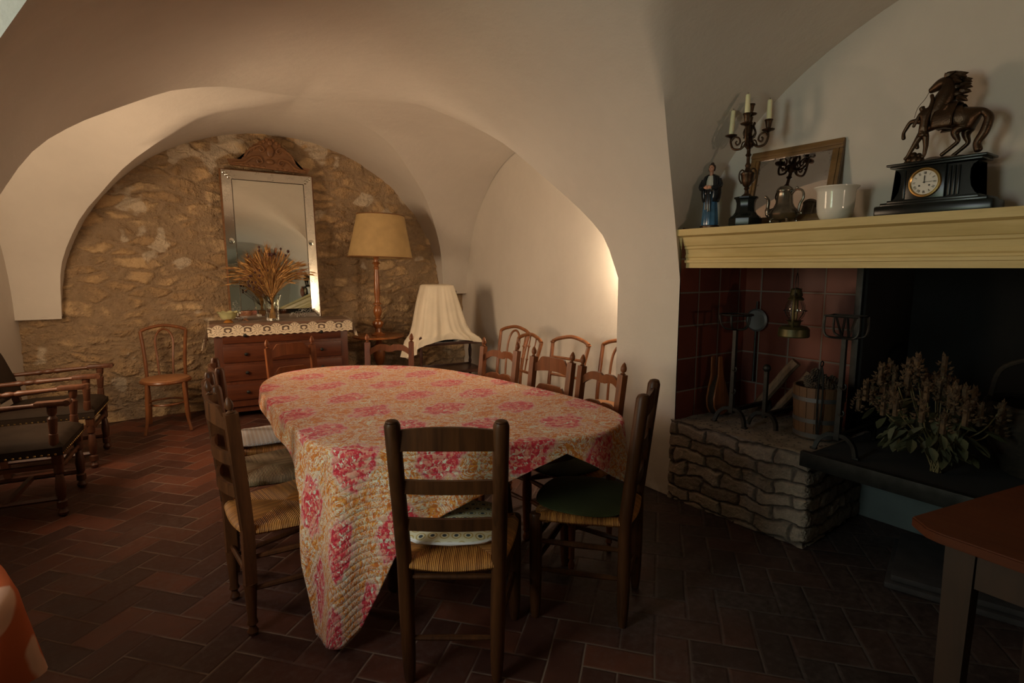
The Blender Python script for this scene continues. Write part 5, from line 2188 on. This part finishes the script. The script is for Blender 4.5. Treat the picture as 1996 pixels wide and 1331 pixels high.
bm = BM()
tube(bm, [(0, 0, .290), (0, -.001, .322)], [.011, .010], 12)
sphere(bm, (0, -.004, .338), .0185, (.86, .95, 1.15), 18, 14)
sphere(bm, (0, -.0225, .335), .0035, (.7, 1, 1.3), 8, 6)
sphere(bm, (0, -.019, .3265), .0045, (1.2, .5, .5), 8, 6)
for s in (-1, 1):
    sphere(bm, (s * .016, -.002, .337), .004, (.5, .8, 1.2), 8, 6)
hd = obj('head', bm, 'skin_paint', fg)
bm = BM()
for s in (-1, 1):
    sphere(bm, (s * .0062, -.0203, .3415), .0022, (1.2, .5, .7), 8, 6)
obj('eyes', bm, 'ink', hd)
bm = BM()
sphere(bm, (0, .004, .345), .0205, (.98, .92, 1.0), 18, 12)
for s in (-1, 1):
    sphere(bm, (s * .014, .0, .334), .0085, (.7, 1, 1.3), 10, 8)
sphere(bm, (0, .006, .366), .009, (1.1, 1, .9), 12, 8)
obj('hair', bm, 'hair', hd)

# --- leaning framed mirror
fm = thing('framed_mirror', 'spotted mirror in brown wooden frame propped on the mantelpiece behind the teapot', 'mirror', (2.900, 1.700, MZ), FX)
fm.rotation_euler = (math.radians(-11.5), 0, FX)
fw_, fh_ = .250, .425
M['frame_wood'] = m_wood('brown_frame_wood', (0.10, 0.055, 0.018), (0.24, 0.13, 0.045), .4, axis=0)
for a, b, c, d in ((0, fh_ - .025, 2 * fw_, .05), (0, .025, 2 * fw_, .05), (-fw_ + .025, fh_ / 2, .05, fh_ - .1), (fw_ - .025, fh_ / 2, .05, fh_ - .1)):
    bm = BM()
    box(bm, (a, 0, b), (c, .022, d), bev=.004)
    box(bm, (a, -.012, b), (c if c > d else .018, .008, d if d > c else .018), bev=.003)
    obj('frame_rail', bm, 'frame_wood', fm)


def m_oldmirror():
    t = NT('foxed_mirror')
    c = t.coord()
    f, _ = t.noise(c, 16, 5, .7)
    x, y, z = t.sep(c)
    e = t.step(x.abs(), .14, .20).max(t.step((z - .2125).abs(), .12, .165))
    k = t.step(f + e * .18, .66, .78)
    t.set(t.mix(k, (.66, .62, .60), (.05, .05, .05)), k * .5 + .03, 1.0)
    return t.m


M['old_mirror'] = m_oldmirror()
bm = BM()
box(bm, (0, .002, fh_ / 2), (2 * fw_ - .09, .006, fh_ - .09))
obj('mirror_glass', bm, 'old_mirror', fm, smooth=False)

# --- pewter teapot
tp = thing('teapot', 'tarnished pewter coffee pot with curved spout and scrolled handle', 'teapot', (2.800, 1.640, MZ), FX)
bm = BM()
n = 32
rows = []
for r, z in [(.030, .018), (.052, .022), (.066, .038), (.070, .052), (.064, .068), (.048, .086), (.040, .105), (.037, .135), (.036, .160), (.038, .163)]:
    rows.append([bm.verts.new((r * (1 + .03 * math.cos(10 * a)) * math.cos(a), r * (1 + .03 * math.cos(10 * a)) * math.sin(a), z)) for a in [2 * PI * i / n for i in range(n)]])
for a, b in zip(rows, rows[1:]):
    for j in range(n):
        bm.faces.new((a[j], a[(j + 1) % n], b[(j + 1) % n], b[j]))
bm.faces.new(rows[0][::-1])
bm.faces.new(rows[-1])
obj('pot_body', bm, 'pewter', tp)
bm = BM()
lathe(bm, [(.040, .163), (.041, .168), (.036, .178), (.024, .188), (.0, .193)], 28)
obj('lid', bm, 'pewter', tp)
bm = BM()
tube(bm, spline([(-.060, 0, .045), (-.085, 0, .052), (-.090, 0, .085), (-.088, 0, .120), (-.098, 0, .142), (-.108, 0, .146)], 5), [.016] * 4 + [.013] * 6 + [.009] * 8 + [.007] * 8, 12)
obj('spout', bm, 'pewter', tp)
bm = BM()
tube(bm, spline([(.036, 0, .150), (.060, 0, .168), (.090, 0, .158), (.098, 0, .125), (.082, 0, .095), (.078, 0, .060), (.092, 0, .048), (.066, 0, .044)], 5), .0062, 8)
sphere(bm, (.062, 0, .175), .008, (1, .8, 1), 8, 6)
obj('handle', bm, 'pewter', tp)
for k in range(4):
    a = PI / 4 + k * PI / 2
    bm = BM()
    tube(bm, spline([(.046 * math.cos(a), .046 * math.sin(a), .032), (.062 * math.cos(a), .062 * math.sin(a), .018), (.058 * math.cos(a), .058 * math.sin(a), .004)], 4), .006, 6)
    sphere(bm, (.060 * math.cos(a), .060 * math.sin(a), .006), .008, (1.2, 1, .7), 8, 6)
    obj('foot', bm, 'pewter', tp)

# --- white cachepot
bm = BM()
lathe(bm, [(0, 0), (.052, 0), (.064, .010), (.074, .030), (.079, .060), (.082, .130), (.085, .142), (.096, .152), (.097, .157), (.090, .157), (.079, .144), (.076, .130), (.073, .060), (.050, .012), (0, .010)], 48, sx=1)
tag(obj('flower_pot', bm, 'ceramic', loc=(2.805, 1.388, MZ)), 'plain white glazed ceramic pot with flared rim, standing between mirror and clock', 'pot')

# --- terracotta vase cut by the right edge of the picture
M['terracotta'] = m_plain('red_earthenware', (0.26, 0.085, 0.04), 0.45)
bm = BM()
lathe(bm, [(0, 0), (.050, 0), (.052, .006), (.040, .016), (.030, .03), (.045, .06), (.060, .10), (.066, .15), (.060, .20), (.040, .235), (.034, .25), (.044, .262), (.040, .262), (.030, .25), (0, .24)], 32)
tag(obj('earthenware_vase', bm, 'terracotta', loc=(2.835, .648, MZ)), 'reddish earthenware vase just cut off by the right edge of the photo', 'vase')

# ------------------------------------------------------------ in the fireplace
HZ = .512


def andiron(label, loc, h, square):
    t = thing('andiron', label, 'andiron', loc, FX)
    bm = BM()
    tube(bm, [(0, 0, .07), (0, 0, h * .45), (0, 0, h)], [.013, .011, .010], 4, square=True)
    obj('shaft', bm, 'iron', t)
    for s in (-1, 1):
        bm = BM()
        tube(bm, spline([(0, 0, .095), (s * .045, -.004, .090), (s * .082, -.010, .055), (s * .098, -.018, .006)], 5), .0095, 4, square=True)
        box(bm, (s * .100, -.020, .006), (.030, .022, .010), bev=.002)
        obj('leg', bm, 'iron', t)
    bm = BM()
    tube(bm, [(0, 0, .085), (0, .38, .085), (0, .40, .0)], .011, 4, square=True, up=(0, 0, 1))
    obj('log_bar', bm, 'iron', t)
    for z in (h * .35, h * .58):
        bm = BM()
        tube(bm, spline([(0, -.008, z), (.022, -.018, z - .006), (.032, -.02, z + .010), (.026, -.02, z + .022)], 4), .0045, 6)
        obj('hook', bm, 'iron', t)
    if square:
        w = .078
        bm = BM()
        for y in (-.045, .045):
            tube(bm, spline([(-w, y, h + .105), (-w, y, h + .03), (-w * .7, y, h + .004), (0, y * .2, h), (w * .7, y, h + .004), (w, y, h + .03), (w, y, h + .105)], 4), .006, 6)
        for x in (-.026, .026):
            tube(bm, [(x, -.045, h + .105), (x * .6, 0, h + .004)], .0055, 6)
            tube(bm, [(x, .045, h + .105), (x * .6, 0, h + .004)], .0055, 6)
        tube(bm, [(-w, -.045, h + .105), (w, -.045, h + .105), (w, .045, h + .105), (-w, .045, h + .105)], .0065, 6, closed=True)
    else:
        bm = BM()
        tube(bm, [(.088 * math.cos(a), .088 * math.sin(a), h + .085) for a in [2 * PI * i / 28 for i in range(28)]], .005, 6, closed=True)
        for k in range(5):
            a = 2 * PI * k / 5
            tube(bm, spline([(.008 * math.cos(a), .008 * math.sin(a), h), (.055 * math.cos(a), .055 * math.sin(a), h + .005), (.080 * math.cos(a), .080 * math.sin(a), h + .035), (.088 * math.cos(a), .088 * math.sin(a), h + .085)], 4), .0045, 6)
    obj('cup_holder', bm, 'iron', t)
    return t


andiron('tall black iron andiron with round cup holder, left side of the hearth', (2.83, 1.90, HZ + .004), .555, False)
andiron('tall black iron andiron with square cage top, in front of the firebox post', (2.82, 1.305, .510), .575, True)
sa_ = thing('andiron', 'short black andiron with ball finial between the tall one and the bucket', 'andiron', (2.92, 1.752, HZ + .004), FX)
bm = BM()
tube(bm, [(0, 0, .06), (0, 0, .33)], .010, 4, square=True)
obj('shaft', bm, 'iron', sa_)
bm = BM()
sphere(bm, (0, 0, .345), .022, (1, 1, 1), 14, 10)
obj('ball', bm, 'iron', sa_)
for s in (-1, 1):
    bm = BM()
    tube(bm, spline([(0, 0, .085), (s * .045, -.004, .080), (s * .075, -.010, .045), (s * .085, -.018, .006)], 5), .0095, 4, square=True)
    obj('leg', bm, 'iron', sa_)
bm = BM()
tube(bm, [(0, 0, .075), (0, .34, .075), (0, .36, 0)], .011, 4, square=True)
obj('log_bar', bm, 'iron', sa_)

# bucket
M['bucket_wood'] = m_wood('bucket_staves', (0.06, 0.03, 0.013), (0.16, 0.08, 0.035), .6)
bu = thing('wooden_bucket', 'small wooden bucket with two grey hoops, filled with pine cones and kindling', 'bucket', (3.045, 1.520, HZ + .003))
bm = BM()
NSV = 18
for k in range(NSV):
    a0, a1 = 2 * PI * (k + .03) / NSV, 2 * PI * (k + .97) / NSV
    ring = []
    for (r, z) in ((.112, 0), (.128, .275), (.116, .275), (.102, 0)):
        ring.append([bm.verts.new((r * math.cos(a), r * math.sin(a), z)) for a in (a0, (a0 + a1) / 2, a1)])
    for p, q_ in ((0, 1), (1, 2), (2, 3), (3, 0)):
        for j in range(2):
            bm.faces.new((ring[p][j], ring[p][j + 1], ring[q_][j + 1], ring[q_][j]))
    bm.faces.new([ring[i][0] for i in (0, 1, 2, 3)][::-1])
    bm.faces.new([ring[i][2] for i in (0, 1, 2, 3)])
lathe(bm, [(0, .012), (.104, .012), (.104, .022), (0, .022)], 24)
st_ = obj('staves', bm, 'bucket_wood', bu)
M['zinc'] = m_plain('dull_zinc', (0.20, 0.20, 0.20), 0.45, .8)
for z0, z1 in ((.005, .03), (.085, .108), (.200, .222)):
    bm = BM()
    r0, r1 = .112 + .016 * z0 / .275 + .0015, .112 + .016 * z1 / .275 + .0015
    lathe(bm, [(r0, z0), (r0 + .002, z0), (r1 + .002, z1), (r1, z1)], 40, cap=False)
    obj('hoop', bm, 'zinc', bu)
M['cone'] = m_plain('pine_cone_brown', (0.055, 0.038, 0.024), 0.8, var=.4, scale=40)
rnd = random.Random(11)
first = None
for k in range(9):
    a = k * 2.4
    r = .030 + .05 * (k % 3) / 2
    c = Vector((3.045 + r * math.cos(a), 1.520 + r * math.sin(a), HZ + .262 + .03 * (k % 2) + (.035 if r < .04 else 0)))
    if first is None:
        bm = BM()
        for j in range(9):
            z = -.032 + .008 * j
            rr = .026 * math.sqrt(max(.05, 1 - (z / .042) ** 2))
            for i in range(8):
                b = 2 * PI * (i + .5 * (j % 2)) / 8
                lathe(bm, [(.007, -.003), (.006, .004), (.001, .010), (0, .011)], 5, (rr * .7 * math.cos(b), rr * .7 * math.sin(b), z), (math.cos(b), math.sin(b), .5))
        sphere(bm, (0, 0, 0), .022, (1, 1, 1.5), 8, 8)
        first = obj('pine_cone', bm, 'cone')
        pc = first
    else:
        pc = first.copy()
        COL.objects.link(pc)
    pc.location = c
    pc.rotation_euler = (rnd.uniform(-1, 1), rnd.uniform(-1, 1), a)
    tag(pc, 'dark brown pine cone heaped in the wooden bucket', 'pine cone', 'pine cones in the bucket')
tg = thing('fire_tongs', 'black iron fire tongs hanging over the rim of the bucket', 'tongs', (2.925, 1.455, HZ + .04))
bm = BM()
for s in (-1, 1):
    tube(bm, spline([(0, 0, .36), (.0, s * .010, .30), (.004, s * .012, .15), (0, s * .004, .0)], 5), .0045, 6)
obj('tong_arms', bm, 'iron', tg)
bm = BM()
tube(bm, [(.014 * math.cos(a), 0, .375 + .014 * math.sin(a)) for a in [2 * PI * i / 16 for i in range(16)]], .003, 6, closed=True)
obj('ring', bm, 'iron', tg)

# storm lantern hung from the lintel
ln = thing('storm_lantern', 'old hurricane lantern with glass chimney hanging before the red tiles', 'lantern', (3.06, 1.690, 1.035), .4)
M['lantern_metal'] = m_plain('rusty_green_tin', (0.085, 0.072, 0.028), 0.45, .6, var=.35)
bm = BM()
lathe(bm, [(0, 0), (.078, 0), (.082, .006), (.080, .045), (.066, .060), (.030, .066), (.034, .085), (.046, .092), (0, .095)], 28)
obj('fuel_tank', bm, 'lantern_metal', ln)
bm = BM()
lathe(bm, [(.030, .095), (.046, .115), (.055, .145), (.050, .18), (.036, .205), (.034, .205), (.048, .18), (.053, .145), (.044, .115), (.028, .095)], 28, cap=False)
obj('glass_chimney', bm, 'glass', ln)
bm = BM()
lathe(bm, [(0, .205), (.040, .205), (.042, .212), (.030, .225), (.034, .235), (.026, .262), (.030, .268), (.0, .275)], 24)
obj('chimney_cap', bm, 'lantern_metal', ln)
for s in (-1, 1):
    bm = BM()
    tube(bm, spline([(s * .060, 0, .055), (s * .078, 0, .10), (s * .080, 0, .17), (s * .060, 0, .225), (s * .020, 0, .245)], 5), .007, 8)
    obj('side_tube', bm, 'lantern_metal', ln)
bm = BM()
for k in range(4):
    a = PI / 4 + k * PI / 2
    tube(bm, spline([(.032 * math.cos(a), .032 * math.sin(a), .10), (.062 * math.cos(a), .062 * math.sin(a), .145), (.040 * math.cos(a), .040 * math.sin(a), .20)], 5), .0018, 5)
tube(bm, [(.060 * math.cos(a), .060 * math.sin(a), .147) for a in [2 * PI * i / 24 for i in range(24)]], .0018, 5, closed=True)
obj('wire_guard', bm, 'iron', ln)
bm = BM()
tube(bm, spline([(.062, 0, .22), (.055, 0, .31), (0, 0, .355), (-.055, 0, .31), (-.062, 0, .22)], 6), .0022, 6)
tube(bm, spline([(0, 0, .352), (0, 0, .44), (0, 0, .53)], 3), .0025, 6)
obj('bail_handle', bm, 'iron', ln)

# ladle / bed warmer hung on the tiles
sk = thing('copper_skimmer', 'round dull metal skimmer with long handle hung on the tiled wall', 'skimmer', (3.325, 2.085, 1.085), FX)
bm = BM()
lathe(bm, [(0, .004), (.060, .008), (.072, .0), (.074, .004), (.062, .012), (0, .010)], 32, (0, 0, 0), (0, -1, 0))
obj('pan', bm, 'zinc', sk)
bm = BM()
tube(bm, [(0, -.004, -.07), (0, -.006, -.35), (0, -.006, -.40)], [.007, .006, .009], 8)
tube(bm, [(0, -.004, .07), (0, -.004, .12)], .006, 8)
obj('handle', bm, 'iron', sk)

# bellows
be = thing('bellows', 'orange brown wooden bellows standing against the tiled side wall', 'bellows', (2.965, 2.085, HZ + .006), 0)
be.rotation_euler = (math.radians(-7), math.radians(4), 0)
BL = [(0, .36), (.014, .355), (.018, .30), (.022, .24), (.050, .17), (.072, .10), (.070, .05), (.045, .012), (.012, 0), (0, 0)]
out_ = BL + [(-x, z) for x, z in BL[::-1][1:-1]]
for yy, nm in ((-.030, 'front_board'), (.022, 'rear_board')):
    bm = BM()
    prism(bm, out_, yy, yy + .010)
    bmesh.ops.recalc_face_normals(bm, faces=bm.faces)
    obj(nm, bm, 'bent_wood', be)
bm = BM()
pr = [(x * .93, z) for x, z in BL if z < .25]
o2 = pr + [(-x, z) for x, z in pr[::-1][1:-1]]
prism(bm, [(x, z) for x, z in o2], -.022, .024)
obj('leather_side', bm, 'leather', be)

# fire wood
for k, (p0, p1, r, lb) in enumerate([((3.17, 1.985, HZ + .012), (3.24, 1.765, .865), .030, 'grey split log leaning on the red tiles, behind the short andiron'),
                                     ((3.20, 1.870, HZ + .012), (3.295, 1.700, .800), .024, 'darker thin log leaning beside the split log')]):
    bm = BM()
    a, b = Vector(p0), Vector(p1)
    pts = [a.lerp(b, i / 8) + Vector((noise.noise(Vector((i * .7, k, 0))) * .006, noise.noise(Vector((i * .7, k, 5))) * .006, 0)) for i in range(9)]
    tube(bm, pts, [r * (1 + .12 * noise.noise(Vector((i, k * 3, 2)))) for i in range(9)], 9)
    M['bark%d' % k] = m_wood('bark_%s' % ('a' if k else 'b'), (0.05, .03, .018), (0.17, .11, .065), .8, scale=2)
    tag(obj('firewood_log', bm, 'bark%d' % k), lb, 'log')

# dried hydrangea like bouquet lying on the hearth plate
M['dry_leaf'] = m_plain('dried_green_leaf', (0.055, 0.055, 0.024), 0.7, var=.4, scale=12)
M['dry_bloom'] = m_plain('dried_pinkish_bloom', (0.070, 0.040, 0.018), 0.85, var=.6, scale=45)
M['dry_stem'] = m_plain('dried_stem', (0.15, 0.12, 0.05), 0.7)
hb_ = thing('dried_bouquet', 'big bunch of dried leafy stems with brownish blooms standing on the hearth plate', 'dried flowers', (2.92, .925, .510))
rnd = random.Random(21)
bst, blf = BM(), BM()
heads = []
for k in range(40):
    a = rnd.uniform(0, 2 * PI)
    r = .30 * math.sqrt(rnd.random())
    x = r * math.cos(a) * .72 - .01
    y = r * math.sin(a) * 1.0 + .06
    z = .47 - (r / .30) ** 2 * .20 + rnd.uniform(-.05, .04)
    tip = Vector((x, y, z))
    heads.append(tip)
    if k < 26:
        tube(bst, spline([(rnd.uniform(-.015, .015), rnd.uniform(-.02, .02), .004), (x * .25, y * .3, .14), (x * .75, y * .75, z * .7), tip], 5), .0028, 5)
    for j in range(3):
        c = tip * rnd.uniform(.45, .85) + Vector((0, 0, -.03))
        d = Vector((math.cos(a + rnd.uniform(-1, 1)), math.sin(a + rnd.uniform(-1, 1)), rnd.uniform(-1.3, -.1))).normalized()
        s = d.cross(Vector((0, 0, 1))).normalized()
        L, w = rnd.uniform(.055, .10), rnd.uniform(.014, .026)
        up_ = s.cross(d)
        P0 = [c + d * L * t + s * w * wd + up_ * (.012 * math.sin(t * 3)) for t, wd in ((0, 0), (.25, .8), (.55, 1), (.85, .5), (1, 0), (.85, -.5), (.55, -1), (.25, -.8))]
        V = [blf.verts.new(p) for p in P0]
        mid = [blf.verts.new(c + d * L * t - up_ * .006) for t in (.3, .7)]
        for i in range(8):
            blf.faces.new((V[i], V[(i + 1) % 8], mid[1] if 1 < i < 6 else mid[0]))
        blf.faces.new((V[2], mid[1], mid[0]))
        blf.faces.new((V[6], mid[0], mid[1]))
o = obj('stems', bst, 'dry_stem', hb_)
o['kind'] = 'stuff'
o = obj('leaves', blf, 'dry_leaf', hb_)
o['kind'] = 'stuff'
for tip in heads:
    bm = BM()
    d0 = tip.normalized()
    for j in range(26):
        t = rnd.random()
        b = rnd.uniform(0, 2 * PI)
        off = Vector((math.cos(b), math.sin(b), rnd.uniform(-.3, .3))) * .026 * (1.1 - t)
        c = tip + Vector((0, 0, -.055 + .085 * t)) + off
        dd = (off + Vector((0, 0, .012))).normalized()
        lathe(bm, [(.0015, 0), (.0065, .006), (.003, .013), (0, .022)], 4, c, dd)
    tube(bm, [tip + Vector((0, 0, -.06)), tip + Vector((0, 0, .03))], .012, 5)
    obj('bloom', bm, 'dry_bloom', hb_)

# round wicker basket deep in the firebox
M['wicker'] = m_plain('dark_wicker', (0.022, 0.015, 0.008), 0.7, var=.5, scale=60, bump=.8)
wb = thing('wicker_basket', 'large dark round wicker basket behind the dried bouquet in the firebox', 'basket', (3.30, .62, .510))
bm = BM()
n = 64
rows = []
for k in range(30):
    t = k / 29
    z = .30 * t
    r = .17 + .085 * math.sin(t * PI * .62)
    rows.append([bm.verts.new(((r + .005 * ((j + k) % 2)) * math.cos(2 * PI * j / n), (r + .005 * ((j + k) % 2)) * math.sin(2 * PI * j / n), z)) for j in range(n)])
for a, b in zip(rows, rows[1:]):
    for j in range(n):
        bm.faces.new((a[j], a[(j + 1) % n], b[(j + 1) % n], b[j]))
bm.faces.new(rows[0][::-1])
obj('woven_body', bm, 'wicker', wb)
bm = BM()
tube(bm, [(.245 * math.cos(a), .245 * math.sin(a), .305 + .003 * math.sin(20 * a)) for a in [2 * PI * i / 60 for i in range(60)]], .014, 8, closed=True)
obj('rim', bm, 'wicker', wb)
bm = BM()
tube(bm, spline([(0, .245, .30), (0, .20, .46), (0, 0, .52), (0, -.20, .46), (0, -.245, .30)], 6), .012, 8)
obj('handle', bm, 'wicker', wb)

# invented wall lamp, the fixture for the added vault spot (outside the frame)
wl = thing('wall_lamp', 'invented brass wall lamp with small glowing bulb, unseen behind the camera, for the added vault spot', 'lamp', (1.95, -1.89, 1.16))
bm = BM()
lathe(bm, [(.05, 0), (.05, .012), (.02, .02), (0, .02)], 20, (0, 0, 0), (0, 1, 0))
tube(bm, spline([(0, .02, 0), (0, .12, -.04), (0, .22, -.03)], 5), .007, 8)
obj('bracket', bm, 'brass', wl)
bm = BM()
sphere(bm, (0, .24, .0), .028, (1, 1, 1), 14, 10)
obj('bulb', bm, 'bulb', wl)
pl_ = thing('wall_lamp', 'brass wall lamp hidden behind the white pier, lighting the right wall', 'lamp', (2.955, 2.765, 1.44))
bm = BM()
lathe(bm, [(.022, 0), (.022, .006), (.010, .010), (0, .010)], 16, (-.01, -.033, -.02), (0, 1, 0))
tube(bm, spline([(-.01, -.03, -.02), (-.03, -.005, -.03), (-.05, .0, -.005)], 5), .004, 8)
obj('bracket', bm, 'brass', pl_)
bm = BM()
sphere(bm, (-.05, .0, .008), .011, (1, 1, 1), 12, 8)
obj('bulb', bm, 'bulb', pl_)


# repeats of one kind carry a common group
GR = {'rush_seat_chair': 'rush seated chairs round the dining table', 'ladder_back_chair': 'dark ladder back chairs at the near end of the table',
      'armchair': 'leather armchairs at the left wall', 'candle': 'candles of the candelabra', 'firewood_log': 'logs leaning on the tiles',
      'andiron': 'iron andirons on the hearth', 'seat_cushion': 'cushions on the dining chairs'}
for o in list(bpy.data.objects):
    if o.parent is None and 'label' in o:
        base = o.name.split('.')[0]
        if base in GR:
            o['group'] = GR[base]
        if base == 'bentwood_chair' and 'right wall' in o['label'] or base == 'bentwood_chair' and 'pier' in o['label']:
            o['group'] = 'bentwood chairs along the right wall'
